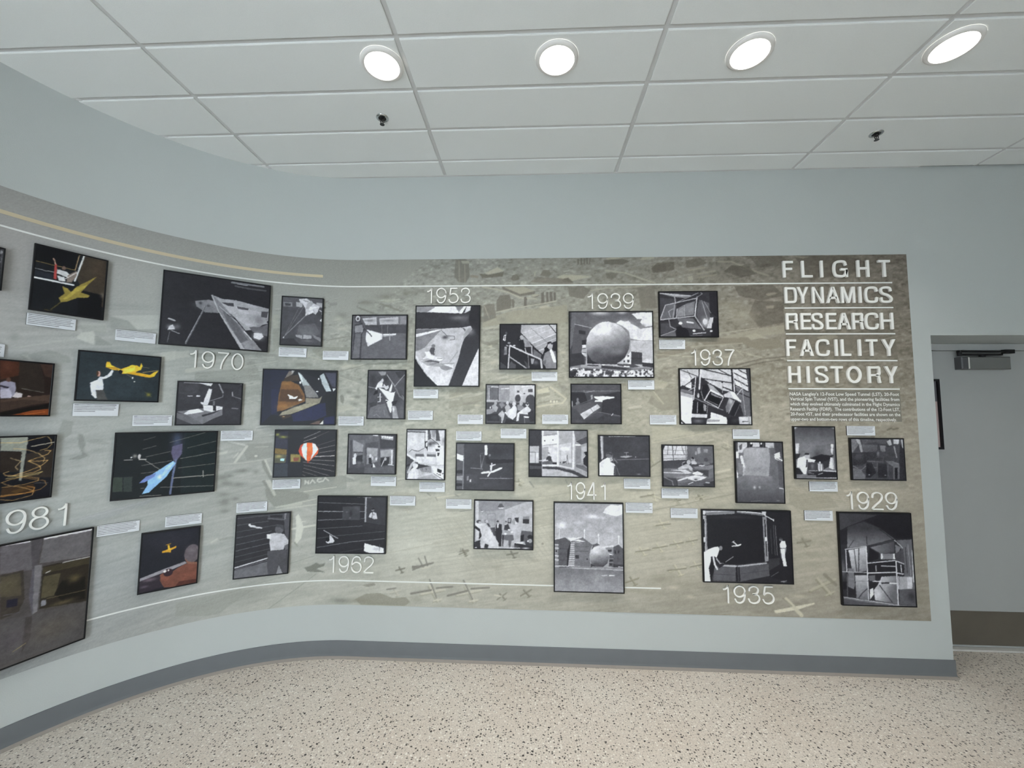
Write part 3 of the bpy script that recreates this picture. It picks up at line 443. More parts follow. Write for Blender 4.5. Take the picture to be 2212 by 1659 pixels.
 "bg 166;p 134 32 8 396 5 346 11 208 63 35 82;p 160 3 6 32 6 36 270 7 271;p 190 13 6 31 6 36 267 17 261;l 110 2.7 8 6 10 271;p 152 35 82 208 63 208 172 36 191;p 172 208 63 346 11 396 7 397 201 320 196 208 178;p 148 93 91 144 89 144 173 97 174;l 110 2 94 174 93 93 144 89 144 176;p 40 154 153 188 159 190 205 186 303 166 303 145 229 148 173;p 200 158 154 168 154 166 182 158 181;e 150 163 144 7 10;p 50 152 140 161 133 171 139 168 144 154 144;p 56 207 165 232 155 242 187 236 201 204 195;e 140 215 145 7 10;p 46 208 139 215 135 223 140 220 145;p 84 320 196 397 204 397 292 347 283 313 235;p 60 111 183 144 179 148 232 132 239;p 76 73 135 86 128 103 137 100 147 76 151;e 170 88 141 12 10;p 52 87 154 100 154 114 180 97 174;p 190 43 155 77 154 111 193 142 242 169 281 166 317 105 318 102 292 78 282 72 315 48 319 54 244 46 191;s 205 .6 98 223 30 49;p 200 9 156 29 152 53 155 50 194 30 191;e 70 34 144 16 11;e 160 43 150 10 10;p 30 9 169 43 191 54 240 37 260 40 208 9 188;p 44 7 277 44 263 48 319 8 320;p 215 4 317 18 308 35 321 4 323;p 44 78 286 102 295 95 315 72 312;p 176 269 170 292 150 313 176 316 212 307 271 266 272 269 216 242 197 249 191;e 140 272 142 17 18;p 196 276 134 289 134 296 150 279 157;s 150 .6 286 236 20 33;p 96 202 224 266 226 270 259 253 266 246 305 236 305 233 263 199 257;s 130 .7 229 211 27 16;e 215 212 221 8 7;e 210 256 208 9 5;e 225 236 194 8 5;p 38 192 224 202 228 199 303 193 300;p 40 273 275 397 299 397 321 273 314;p 215 276 272 340 274 320 284 273 278;s 90 .7 280 301 23 10;p 60 347 261 397 234 397 299 347 293;e 36 377 237 17 13;e 150 377 263 13 13;e 215 362 264 5 7;p 36 313 229 336 222 333 267 313 268;p 70 227 119 252 117 250 153 228 152;p 150 232 122 247 122 245 145 232 143;p 56 272 115 301 111 299 150 279 134;p 130 329 107 373 103 371 123 329 122;p 50 329 123 371 123 370 152 329 151;p 215 160 50 204 50 194 56 170 57;p 80 173 24 187 23 204 48 160 49;p 215 38 76 69 73 59 79;p 90 42 72 52 67 65 73;l 230 7.3 166 312 250 310;l 70 2 168 312 248 310;l 230 5.3 263 311 310 310;l 80 1.7 265 312 308 311;s 225 .8 347 311 27 7"),
(0.9995, 1.3992, 1.9429, 2.2618, 'black and white photograph of men on a stair beneath a lit ceiling panel',
 "bg 32;p 150 150 7 396 6 396 119 328 144 297 215 243 170 147 67;s 185 .7 242 60 70 52;p 170 163 73 217 28 341 7 396 9 396 67 220 138;l 196 3.2 150 67 341 7;l 196 3.8 195 102 396 22;l 205 5.1 223 138 396 67;l 180 5.1 243 163 396 99;l 200 5.7 268 189 341 160;l 120 3.2 217 31 328 128;l 24 4.5 150 67 243 167 297 215;l 24 4.5 341 7 391 67;p 140 147 73 201 118 227 160 176 163 166 112;s 100 .7 198 138 19 19;p 96 236 176 290 215 284 250 233 221;l 150 9.6 223 157 225 221;l 170 6.4 177 170 187 205;l 120 5.1 198 215 205 310;p 36 2 1 143 5 144 73 125 92 125 170 4 163;p 150 24 112 35 79 38 79 35 112;p 215 32 79 46 76 42 121 26 115;p 36 35 83 41 83 38 112 35 112;e 70 48 66 7 10;e 140 67 134 10 6;l 200 3.8 48 150 61 154;e 180 103 152 9 5;p 150 36 160 52 160 52 215 33 215;s 60 .7 36 195 19 26;e 160 155 96 14 16;p 215 137 109 150 118 163 121 163 189 151 183 144 144;l 40 4.5 152 121 158 183;p 24 106 112 137 112 144 170 163 192 176 192 169 150 163 118 176 118;p 60 1 256 49 295 56 317 2 317;p 70 81 259 116 285 113 314 56 314;l 190 8.3 72 150 62 311;l 186 10.9 79 154 182 202 287 247;l 160 7.7 68 227 196 314;l 180 12.7 287 253 293 310;p 60 170 253 199 279 202 310 189 307;p 140 217 240 243 243 233 279 221 279;s 120 .6 252 269 19 16;p 118 312 205 341 186 360 195 385 189 396 259 396 313 325 313 297 263;s 135 .6 341 253 25 35;p 225 344 183 360 176 382 227 391 266 372 266 353 215;p 120 366 183 385 195 396 227 385 237;e 165 349 152 18 29;p 38 328 144 331 128 353 123 366 135 363 147 350 135 336 144;p 20 309 170 325 157 341 183 312 205;p 96 297 263 322 247 322 275 303 285;e 210 382 261 13 8"),
(0.9074, 1.2514, 1.5674, 1.8415, 'black and white photograph of seated people in a room with round portholes',
 "bg 150;p 120 4 5 86 8 87 112 5 112;p 96 24 22 86 22 86 106 25 106;p 138 91 8 164 10 168 111 95 109;p 170 164 10 338 7 338 122 165 117;p 186 198 10 338 10 338 71 198 83;l 60 4.5 88 8 88 112;l 200 4.5 24 28 25 106;l 200 4.5 8 111 81 112;l 214 5.6 41 19 86 22;l 210 5.6 108 33 159 30;l 225 4.5 248 19 316 10;e 60 221 97 19 25;e 62 307 111 33 40;p 70 215 44 232 44 232 58 215 58;p 70 290 35 321 32 322 55 292 56;e 60 265 65 6 4;p 62 5 123 338 127 341 269 1 271;s 90 .8 109 140 34 22;p 150 42 151 64 134 87 162 76 190 54 185;e 150 70 131 10 12;p 120 92 134 115 123 137 145 109 167;p 170 132 156 154 134 171 156 166 189 143 195;e 190 151 128 10 11;p 130 216 145 243 133 266 161 255 183 221 178;e 170 243 133 11 12;e 140 176 122 10 11;p 205 177 162 199 139 216 167 210 217 188 242 155 223 138 201;e 205 196 134 12 15;p 205 266 161 288 150 310 172 299 205 266 205 233 200 227 250 211 250 216 200;e 190 285 139 11 13;p 30 271 128 299 130 288 141;p 44 288 194 327 177 338 249 305 255;p 36 144 234 188 245 222 256 133 267;p 176 87 207 115 179 132 201 127 229 116 265 110 262 110 229;p 215 110 262 127 265 124 270 110 269;p 130 6 174 53 168 70 184 43 201 6 213;p 36 9 207 87 201 99 251 15 252;s 60 .8 65 229 34 22;e 215 34 160 4 8;e 215 138 195 7 6;p 220 261 217 299 219 294 230 263 228;l 120 4.4 266 228 269 266"),
(1.4895, 1.832, 1.5716, 1.8463, 'black and white photograph of a white jet model above lit test panels',
 "bg 66;s 90 .8 199 41 82 28;p 74 6 8 339 7 339 46 6 47;p 48 221 74 339 51 336 217 203 201;l 120 3.3 6 53 336 49;l 130 5.5 91 47 94 125;l 140 3.3 97 61 160 49;p 44 3 64 94 61 116 125 5 158;l 110 2.8 5 161 154 102;p 120 33 131 50 114 63 133 38 144;e 110 47 108 7 11;p 150 6 114 14 120 16 153 5 158;p 150 135 77 149 74 148 102 138 108;p 80 5 164 138 119 204 135 181 191 87 241 38 175;p 196 63 205 135 166 151 191 90 241;p 186 135 166 179 138 199 160 151 191;l 90 3.3 135 169 151 193;s 150 .5 110 208 27 17;p 225 155 88 188 87 220 84 231 85 292 89 294 96 242 105 215 113 215 123 160 122 165 113 187 112 160 97;l 120 3.3 181 191 334 217;l 205 4.4 282 201 238 270;p 56 5 252 170 240 225 207 336 228 338 272 -1 273;s 90 .6 49 258 44 17;l 160 2.2 153 265 175 269"),
(1.4789, 2.0546, 1.8872, 2.3485, 'black and white photograph of a giant metal sphere between brick buildings',
 "bg 110;gp 84 170 249 12 246 324 47 6 574 9 569 389 45 390;p 92 47 6 337 7 318 84 160 119 44 92;s 196 .85 223 11 53 18;s 175 .8 188 16 35 11;s 190 .8 363 12 35 11;p 205 323 84 353 64 379 75 406 68 423 88 457 106 487 124 572 111 572 204 486 204 417 191 405 137 362 102;s 216 .9 383 88 48 22;s 200 .8 465 138 52 22;p 210 428 21 467 13 572 11 572 102 518 111 484 80 497 57 467 57;s 222 .8 540 67 39 36;s 150 .7 505 102 26 13;p 176 417 204 570 209 568 332 497 323 489 284 420 279;p 60 7 8 49 8 38 83 19 386 6 386;p 96 20 8 49 8 40 83 24 235 6 270;p 78 42 89 160 119 125 190 116 261 115 368 19 390 24 235;p 48 68 130 116 139 114 163 68 157;p 44 90 204 118 197 118 235 89 235;p 215 89 235 118 233 118 253 92 257;p 170 89 261 122 262 120 284 85 284;p 200 85 286 122 293 115 319 93 301;p 52 6 297 85 288 102 315 106 368 84 390 6 390;l 180 3.6 42 91 156 117;gp 52 30 203 279 202 368 124 253 203 235 358 332 323 368 124 363;gp 205 58 222 119 302 332 268 73 314 84 361 111 396 151 413 209 407 262 380 319 345 350 319 365 219 368 159 346 128 301 118 235 123 186 147 137 187 97 226 77;s 228 .85 239 128 66 45;s 70 .75 185 301 65 49;s 130 .6 333 279 56 27;s 60 .6 272 341 69 22;p 205 385 315 420 279 418 368 362 350;e 60 400 310 7 6;p 60 393 337 408 337 408 354 393 354;p 60 369 341 380 341 380 352 369 352;p 62 422 279 493 288 494 367 421 368;l 44 2.2 421 324 492 328;l 96 2.2 469 297 469 323;p 195 496 345 523 328 557 337 556 359 501 354;p 50 492 354 567 361 567 389 496 381;p 120 6 386 89 370 219 372 375 385 566 394 567 459 5 456;p 150 80 370 219 374 219 390 80 390;p 56 219 374 332 385 439 400 375 407 219 394;p 50 124 370 202 374 202 381 123 378;p 70 323 363 440 368 483 385 418 389 332 376;e 235 234 372 10 4;l 240 7.8 375 381 407 383;p 170 323 359 350 350 345 363;k 64 205 14 7 3 390 71 394 184 399 331 412 461 407 566 394 567 457 3 454;p 40 5 425 58 408 45 447 18 455;p 205 97 416 145 408 149 430 106 436"),
(2.2189, 2.6913, 1.5721, 1.9537, 'black and white photograph of an open framework test cabin by a slatted wall',
 "bg 44;p 186 0 7 139 8 127 63 114 56 -1 131;p 200 0 15 48 49 83 97 79 141 0 104;p 205 14 49 71 49 82 131 53 124;p 190 142 8 347 8 362 163 290 150 206 103 147 62;p 205 351 8 440 8 450 75 454 163 370 123 359 62;p 60 440 8 471 7 469 323 451 324 452 129;p 96 370 123 457 163 458 323 416 317 375 177;l 40 6.7 162 8 343 52;l 40 6.7 160 71 344 99;l 40 7.3 284 126 356 156;l 50 6 261 8 339 52;l 40 6.7 360 31 441 75;l 40 6.7 362 72 449 119;l 40 6.7 367 113 451 159;l 40 6.7 372 156 456 196;l 50 6 393 11 445 41;l 30 10 347 8 352 157;l 190 6.7 357 8 362 156;l 50 8.1 135 8 128 164;l 205 10.1 145 8 132 141;l 50 4.7 2 8 131 59;l 40 4.7 6 141 114 63;l 170 3.4 9 15 104 56;l 205 6.1 111 59 93 212;l 60 3.4 55 15 81 66;l 160 2.7 0 80 102 120;l 170 4.7 38 161 102 130;p 110 12 141 85 154 88 175 5 158;p 222 5 158 91 181 73 373 33 373 1 340;p 170 5 158 91 181 89 202 5 185;p 26 1 340 40 375 26 376 1 350;p 225 1 350 26 376 0 375;p 26 90 215 185 241 177 305 78 303;p 16 122 259 155 238 150 299 121 299;l 190 3.3 119 228 114 299;l 180 2.7 183 241 178 302;p 150 155 238 175 252 171 289 157 285;p 195 78 306 180 309 176 332 77 329;p 40 74 333 179 335 171 374 73 375;s 140 .6 119 353 33 13;p 220 203 295 259 311 307 331 306 375 171 374 176 342 199 335;p 150 179 342 261 345 257 358 178 359;p 30 128 164 152 117 179 106 192 123 184 164 156 211 124 198;l 150 4 144 157 156 211;l 110 2.7 152 124 141 164;e 190 124 184 7 17;p 200 159 215 204 144 201 150 173 218;p 150 186 103 225 123 289 190 269 184 204 147;p 205 201 140 289 184 285 197 204 157;p 180 289 177 329 157 403 217 402 230 341 200 295 194;p 225 329 153 362 163 403 224 354 204;p 34 207 157 288 197 253 265 166 218;p 130 207 164 282 201 269 201 210 181;p 20 203 177 269 204 254 251 183 215;l 205 5.3 204 150 163 218;l 196 4.7 289 192 253 265;l 205 4.7 166 218 253 266;l 150 2.7 183 215 251 248;p 44 292 197 402 230 350 321 284 325 260 278;p 130 325 200 354 217 332 281 305 298 300 258;s 190 .8 334 221 13 17;s 90 .8 313 264 16 27;l 170 4 360 217 318 301;p 30 363 227 402 234 350 321 324 308;l 120 2.7 395 237 357 317;l 150 4 100 201 185 241 283 281;l 180 4.7 378 177 450 89;l 170 3.3 412 129 426 310;l 140 2 379 48 413 123;l 150 4 282 103 283 164;l 200 2.7 242 116 282 103;e 20 283 96 5 5;l 180 3.4 196 76 199 103;p 30 304 331 383 324 387 374 309 375;p 190 383 324 464 320 466 377 387 374;s 60 .8 356 348 26 20;s 214 .7 415 340 29 17;l 30 3.3 406 354 442 355;e 24 409 357 3 5;l 80 1.6 448 324 450 370;l 120 3.3 446 370 459 373"),
(2.0948, 2.4926, 2.1647, 2.4854, 'black and white photograph of a suspended cylindrical cage of metal hoops',
 "bg 48;p 62 5 47 124 53 112 82 44 99 8 187;p 130 0 11 108 18 214 33 180 48 107 41 6 17;s 170 .6 124 30 51 9;l 190 5.8 6 14 113 27 214 33;l 150 6.9 107 38 112 88;p 36 339 14 389 11 395 188 340 153;p 86 270 60 337 84 339 177 309 257 268 141;p 96 14 175 44 99 101 82 117 100 98 193 13 193;p 110 122 123 179 89 242 71 233 164 115 181;p 130 133 129 168 106 169 170 121 178;p 120 179 100 230 77 225 159 177 170;p 80 264 72 312 142 309 252 271 234 250 165;l 190 5.2 8 193 44 97 248 51;l 190 5.7 8 198 239 173;l 196 6.9 256 42 239 173;l 180 6.8 239 173 298 269;l 150 5.7 106 94 92 193;l 160 4.6 171 100 172 173;l 150 4.6 76 181 65 140 94 123;l 170 5.2 122 123 115 181;l 170 4.6 44 97 106 82;p 38 8 204 98 193 81 210 7 216;p 66 13 222 64 222 96 280 6 297;p 96 5 308 102 268 112 314 5 317;l 150 4.6 5 308 107 271;l 140 5.7 64 187 74 245 119 268;p 26 114 245 153 239 192 269 202 315 112 317;p 96 121 187 227 188 281 263 153 251;l 210 11.4 187 214 226 219;e 220 142 222 13 10;e 220 305 211 15 21;s 190 .8 310 217 28 35;p 190 327 217 339 182 356 188 348 257 315 257;l 160 4 287 66 332 234;l 150 3.4 303 72 346 153;l 140 3.4 259 42 293 19 282 13;l 150 4 123 77 266 13;p 32 356 182 395 188 396 318 341 315;p 200 350 182 362 182 355 229;e 225 231 273 10 9;l 200 5.7 224 295 308 286;e 215 345 276 9 6;l 96 4.5 207 309 286 303"),
(1.2045, 1.6045, 1.2127, 1.5324, 'black and white photograph of a bright control room with a curved counter',
 "bg 150;p 52 4 6 87 5 88 110 4 111;p 60 70 110 90 110 90 318 5 315 5 224 70 223;p 170 6 115 70 115 69 149 7 150;p 180 11 154 68 154 67 223 9 224;l 60 2.6 7 152 69 152;l 70 2.6 46 154 46 223;s 225 .8 59 171 9 17;p 222 90 7 199 7 195 92 92 106;p 160 103 10 195 9 191 35 98 45;l 110 3.5 103 40 195 26;e 50 109 75 5 4;e 40 164 70 4 4;p 196 92 110 195 98 195 222 92 223;p 150 92 119 134 114 131 192 92 201;p 200 138 110 186 105 186 205 160 205;p 160 199 9 296 4 295 86 206 105;p 190 204 100 286 86 286 221 208 222;l 120 2.2 212 118 216 221;p 205 210 118 278 110 278 139 212 141;l 215 13.1 197 9 197 239;l 205 14.8 304 8 299 255;p 110 304 8 398 7 398 46 317 73;p 140 317 73 398 46 397 98 317 99;p 70 317 77 396 42 395 85 352 99;p 120 317 108 352 107 351 220 316 225;p 170 356 112 395 107 395 159 355 211;l 240 8.7 317 101 343 101;l 235 6.1 169 111 190 109;p 56 120 188 136 173 151 181 158 211 120 207;e 190 136 164 8 11;p 34 127 158 136 153 144 160;l 205 6.1 75 208 129 205;p 90 92 214 160 207 168 231 92 232;p 210 92 234 195 233 195 243 94 245;p 36 160 218 190 217 190 230 164 231;l 50 4.3 260 169 258 186;l 60 2.6 258 186 253 228;l 60 2.6 260 186 268 227;p 60 225 213 251 210 251 217 229 226;e 50 213 219 3 5;p 36 364 194 386 168 397 168 396 249 368 228;e 150 375 159 10 14;p 20 369 148 390 144 397 159 386 176;p 96 316 229 368 237 396 254 396 280 316 246;p 205 203 235 303 255 303 264 203 243;p 56 94 245 195 248 307 272 394 314 350 314 281 285 195 265 94 260;p 176 92 264 195 267 281 287 350 314 92 316;s 150 .6 177 291 65 17;p 40 5 228 90 227 90 314 5 315;p 70 5 241 90 245 90 262 5 263"),
(1.6725, 2.0167, 1.2241, 1.4994, 'black and white photograph of a person in a white shirt filming a small airplane',
 "bg 54;s 62 .7 246 79 77 65;p 40 1 6 14 6 21 164 4 194;p 150 14 6 34 6 35 151 21 164;l 196 3.5 21 6 28 159;l 215 3.5 73 10 247 8;l 150 2.1 125 163 339 155;p 150 142 141 177 136 203 135 228 139 198 147 181 150 151 146;l 140 3 187 115 186 140;l 140 3.9 173 116 199 114;e 190 247 143 3 3;p 216 4 190 26 168 60 150 91 150 99 167 77 176 112 193 102 236 106 269 5 269;s 230 .6 51 219 39 39;e 100 74 133 24 20;p 60 52 129 65 114 95 120 95 137 69 124;p 150 73 150 95 146 90 167 80 172;s 90 .9 108 167 17 17;l 140 2.6 103 154 125 184;l 36 6 107 176 116 206;l 120 2.6 116 201 141 267;l 40 3.4 107 206 102 266;l 110 2.6 111 201 111 268;s 150 .8 265 256 13 4"),
(2.0955, 2.4354, 1.162, 1.4392, 'black and white photograph of draughtsmen at tables beneath a big window',
 "bg 96;p 200 19 7 164 8 161 92 3 107 2 58;p 190 4 72 162 70 161 105 3 107;l 70 5.3 69 9 74 106;l 80 3.5 41 9 35 67;l 80 3.5 98 9 83 66;l 80 3.5 129 8 145 66;l 90 3.5 155 8 157 92;l 80 3.5 4 67 162 66;l 110 2.2 14 36 163 39;l 110 4.4 4 94 162 88;p 26 -1 5 21 5 2 54 -3 76;p 90 168 8 338 6 335 108 170 109;s 110 .6 250 47 61 26;p 150 229 21 251 14 248 56 232 60;p 140 215 43 226 43 226 65 215 65;p 140 270 29 299 29 296 51 270 49;p 60 3 107 170 96 196 127 335 116 336 151 2 156;p 180 187 109 209 100 226 118 222 126 191 127;e 150 199 94 13 13;p 34 188 87 197 78 210 87 205 94;p 110 266 117 283 104 313 125 269 135;e 70 284 97 13 14;p 176 99 154 139 132 169 127 195 149 199 171 151 162 116 172;e 160 145 127 17 16;p 46 130 123 152 112 169 123 152 127 134 136;e 170 172 114 13 15;p 120 195 144 335 129 336 147 299 161 212 153;p 205 235 131 278 132 265 139 239 137;p 110 0 178 169 153 190 179 88 220 1 199;p 190 6 180 168 182 168 189 6 186;p 196 55 166 151 162 190 184 168 189 116 172;p 130 89 211 185 193 150 215 93 220;p 60 190 162 299 165 298 209 263 192 212 179;p 215 190 184 229 172 264 187 255 196 220 197 203 192;p 214 150 211 211 197 289 209 227 240 167 224;s 150 .7 219 218 26 9;e 70 215 225 12 4;p 200 93 233 150 211 167 219 101 238;p 84 96 251 175 241 289 222 335 208 296 265 122 268;l 205 4.4 166 256 197 243;p 60 1 213 88 220 96 268 0 270;l 120 5.3 1 208 62 238 70 269;l 36 4.4 93 233 96 268;p 50 262 253 334 230 335 271 266 270;l 170 7 279 244 301 246"),
(2.57, 2.883, 1.0625, 1.4661, 'blurred black and white photograph of a tall pale tunnel door',
 "bg 96;p 150 59 44 219 43 225 113 211 230 57 219 52 132;s 165 .8 131 74 73 39;s 150 .7 111 153 60 44;s 130 .6 170 183 52 35;p 190 21 5 82 5 81 35 59 53 49 75 21 76;p 90 29 31 51 14 46 53 33 58;p 70 0 5 21 5 19 62 -2 63;p 190 117 6 160 6 161 35 116 35;p 190 199 6 250 5 253 42 219 43 198 34;p 36 82 7 117 6 115 37 81 40;e 230 108 13 7 7;l 120 2.2 95 7 94 37;p 40 162 6 199 6 197 41 161 37;e 220 172 15 5 6;l 120 2.2 186 8 184 39;p 70 255 7 311 7 310 112 260 77;p 225 0 69 24 67 26 111 0 111;p 225 252 82 287 68 291 103 255 112;l 230 6.9 255 99 308 127;l 220 4.3 259 112 307 138;s 90 .8 240 51 13 26;l 210 17.4 42 102 55 171;l 170 10.4 55 171 51 224;p 205 3 168 16 211 18 242 5 237;p 118 21 141 51 150 44 220 19 211;gp 120 70 126 218 119 392 57 219 211 226 268 217 311 397 -5 398 9 242;p 84 271 121 309 133 313 298 273 286;p 100 233 113 271 130 269 286 236 260;s 130 .5 125 245 64 26;s 215 .9 119 299 9 11;s 170 .9 151 298 8 10;l 120 2.6 94 388 163 382;l 215 5.2 275 301 304 305 305 333;l 215 4.3 3 294 4 311;l 190 4.3 4 337 2 385;s 140 .8 265 381 11 5"),
(1.3738, 1.8355, 0.4691, 1.0516, 'black and white photograph of a metal sphere and gabled buildings beyond water',
 "bg 156;gp 148 172 207 0 205 246 4 3 458 2 459 290 4 292;p 214 325 65 346 31 376 14 418 17 456 13 455 71 417 88 375 81;s 220 .9 397 51 51 29;s 214 .85 257 91 47 13;s 205 .7 303 99 38 10;s 205 .8 172 132 30 10;s 220 .9 57 153 38 23;s 190 .6 374 218 38 10;l 225 3.4 38 179 36 245;l 225 4.2 203 175 201 246;l 225 3.8 294 203 295 273;l 225 3.7 426 213 424 270;e 232 203 182 5 7;e 232 294 211 5 7;e 232 426 217 5 6;p 215 6 242 78 230 116 254 6 275;p 220 91 232 188 228 154 247 116 254;p 84 6 246 33 241 76 230 112 254 94 411 35 411 6 409;p 130 6 271 29 274 31 407 6 407;l 196 6.7 10 277 29 279;l 196 8.4 10 300 29 301;l 196 10 10 349 29 351;l 196 10 10 374 29 376;e 30 18 320 5 6;l 60 2.5 35 303 107 302;l 60 2.5 35 336 107 339;l 60 2.5 35 374 103 376;p 40 90 315 112 256 99 409 86 409;p 104 114 254 192 228 255 274 238 311 237 414 94 415;p 215 125 252 163 241 213 256;p 176 114 262 175 257 172 414 94 413;l 92 3.8 112 271 222 266;l 92 3.8 110 283 222 279;l 92 3.8 107 296 226 291;l 92 3.8 107 308 226 303;l 92 3.8 105 320 230 316;l 92 3.8 105 333 230 328;l 92 3.8 103 345 229 340;l 92 3.8 103 358 234 353;l 92 3.8 101 372 233 367;l 92 3.8 99 387 233 382;l 92 3.7 99 401 233 396;p 110 137 264 230 258 237 410 136 412;l 70 2.1 141 289 230 287;l 70 2.1 141 318 230 316;p 56 141 342 166 342 166 364 141 365;p 56 213 361 225 361 225 371 212 372;p 84 255 274 285 263 302 275 246 319;p 200 314 289 390 271 394 283 322 293;p 130 327 291 390 288 389 333 355 334;p 50 356 303 379 302 377 317 356 317;p 205 356 325 385 333 372 339;p 84 390 284 423 270 454 295 455 413 359 411 364 338 389 337;p 50 398 308 406 308 406 328 397 329;p 50 419 308 427 307 427 324 418 324;p 50 363 366 384 366 384 378 363 379;p 50 363 391 380 391 380 403 363 403;l 130 4.1 361 362 389 360;l 130 4.1 361 385 388 384;p 56 388 394 455 397 455 417 388 415;gp 196 60 280 298 313 417 297 277 331 285 356 313 362 350 351 391 321 414 262 414 242 385 232 345 242 311 268 286;s 216 .8 284 319 34 21;s 64 .7 279 401 38 15;p 60 242 394 271 409 242 416;p 120 6 411 99 413 237 416 455 420 457 432 329 431 132 425 6 420;l 214 4.2 6 415 99 415;l 190 3.3 120 425 329 426 455 432;p 40 35 418 103 417 98 422 39 423;gp 112 146 204 436 203 574 6 422 132 427 329 433 457 435 456 574 3 575;s 160 .5 295 482 50 49;l 214 3.3 312 469 348 467;l 235 5 362 468 394 467;l 215 3.3 421 411 451 413;n 8 3"),
(2.3438, 2.915, 0.5536, 1.0189, 'black and white photograph of two men in white beside an open tunnel and tiny airplane',
 "bg 34;p 30 417 3 567 0 567 457 416 421;p 26 34 26 399 27 391 333 135 347 31 259;s 44 .8 210 47 107 12;p 120 18 7 212 4 211 25 29 38;p 110 224 6 395 19 395 36 224 18;l 205 5 30 17 204 4;l 215 5.8 228 8 391 21;p 200 -1 5 26 7 21 36 1 32;p 190 384 3 412 5 409 31 387 28;l 214 5.7 399 30 457 63;l 196 4.1 458 55 458 67;p 170 0 39 29 42 31 276 6 284;p 24 8 63 16 63 17 178 7 178;p 24 6 211 16 211 15 268 7 272;p 210 5 178 19 178 19 203 4 203;l 96 3.3 25 46 27 268;p 130 387 40 411 40 416 320 392 325;p 26 398 60 404 60 406 170 398 170;p 26 401 195 407 195 409 292 403 292;p 214 399 170 408 170 408 195 399 195;l 170 2.5 408 56 412 316;l 110 2.4 454 92 458 283;l 130 2.9 466 96 472 282;l 90 2 436 117 438 275;p 50 413 308 486 298 484 339 418 380;p 60 53 356 135 342 216 349 400 324 416 336 417 413 233 453 58 457;p 84 69 368 208 361 205 450 62 449;p 80 232 360 415 340 417 413 233 451;l 170 10.6 127 355 212 357;l 165 8.9 224 357 399 334;l 56 2.4 68 409 206 413;l 56 2.4 235 405 418 376;p 30 206 361 216 357 219 453 205 452;p 30 224 361 232 360 233 449 225 453;p 26 50 308 78 332 68 388 46 458;p 225 4 280 35 255 73 240 98 236 110 246 96 287 87 307 71 295 51 300 50 332 36 373 46 456 1 457 0 350;s 235 .6 64 267 25 20;e 130 116 245 11 14;l 200 10.6 67 299 74 348 89 378;l 170 7.3 87 311 107 343 127 341;l 150 4.1 144 332 194 297;p 36 86 352 127 339 135 351 102 372;p 230 184 230 221 223 245 216 245 224 229 231 188 234;l 225 5.7 195 203 225 229;l 215 3.3 189 207 203 199;p 225 489 213 502 191 523 192 531 225 525 237 492 238;e 110 497 183 11 11;p 60 485 179 495 173 507 176 503 185;p 218 490 242 521 239 520 289 528 350 508 350 498 290;l 40 2.4 490 238 523 238;l 150 5.7 525 237 521 265;l 120 2.4 488 254 498 306;l 110 3.2 428 416 474 387;l 190 2.4 488 447 524 440;s 150 .8 504 446 16 5"),
(2.9536, 3.2214, 1.2225, 1.5689, 'black and white photograph of a man in white reaching below a large bowl',
 "bg 110;p 96 2 5 267 4 265 115 148 129 5 105;gp 66 116 130 6 125 125 2 35 34 8 234 7 267 29 263 103 205 120 149 128 77 121 5 101;p 190 4 6 30 6 3 23;p 150 245 5 267 4 266 21;p 196 11 114 33 113 26 179 8 179;s 120 .7 99 150 48 25;s 60 .7 146 182 32 37;p 44 2 183 38 179 24 216 0 216;p 215 233 115 249 115 241 185 230 173;p 84 253 107 265 111 260 278 248 278;p 36 97 207 170 181 225 189 249 185 220 213 214 254 167 239 128 231;p 220 21 208 61 195 81 207 112 215 132 219 123 233 84 231 78 268 68 309 52 309 30 269 12 269 16 232;s 232 .7 44 232 20 24;e 170 81 195 17 18;p 40 62 187 70 174 94 176 92 186 74 187;p 60 74 215 84 219 78 264 68 268;p 60 83 235 143 235 149 292 77 292;s 120 .6 110 260 12 24;p 200 145 243 171 245 171 287 147 292;l 90 3.2 159 247 159 287;e 205 158 235 5 7;p 48 175 230 224 213 210 262 181 279;p 214 225 201 244 205 248 278 233 278 213 266;l 90 2.4 240 205 243 278;p 34 -2 273 22 269 52 309 -4 314;p 40 77 296 180 291 260 290 261 330 75 333;l 205 6.4 181 287 262 291;l 180 3.2 85 288 141 288;l 200 4 144 312 172 303;l 150 4 84 300 116 308;p 110 -2 318 131 316 131 332 -3 336;l 190 5.6 -3 340 138 336 262 333"),
(3.3122, 3.6516, 1.2205, 1.4949, 'dim black and white photograph of workbenches among machinery',
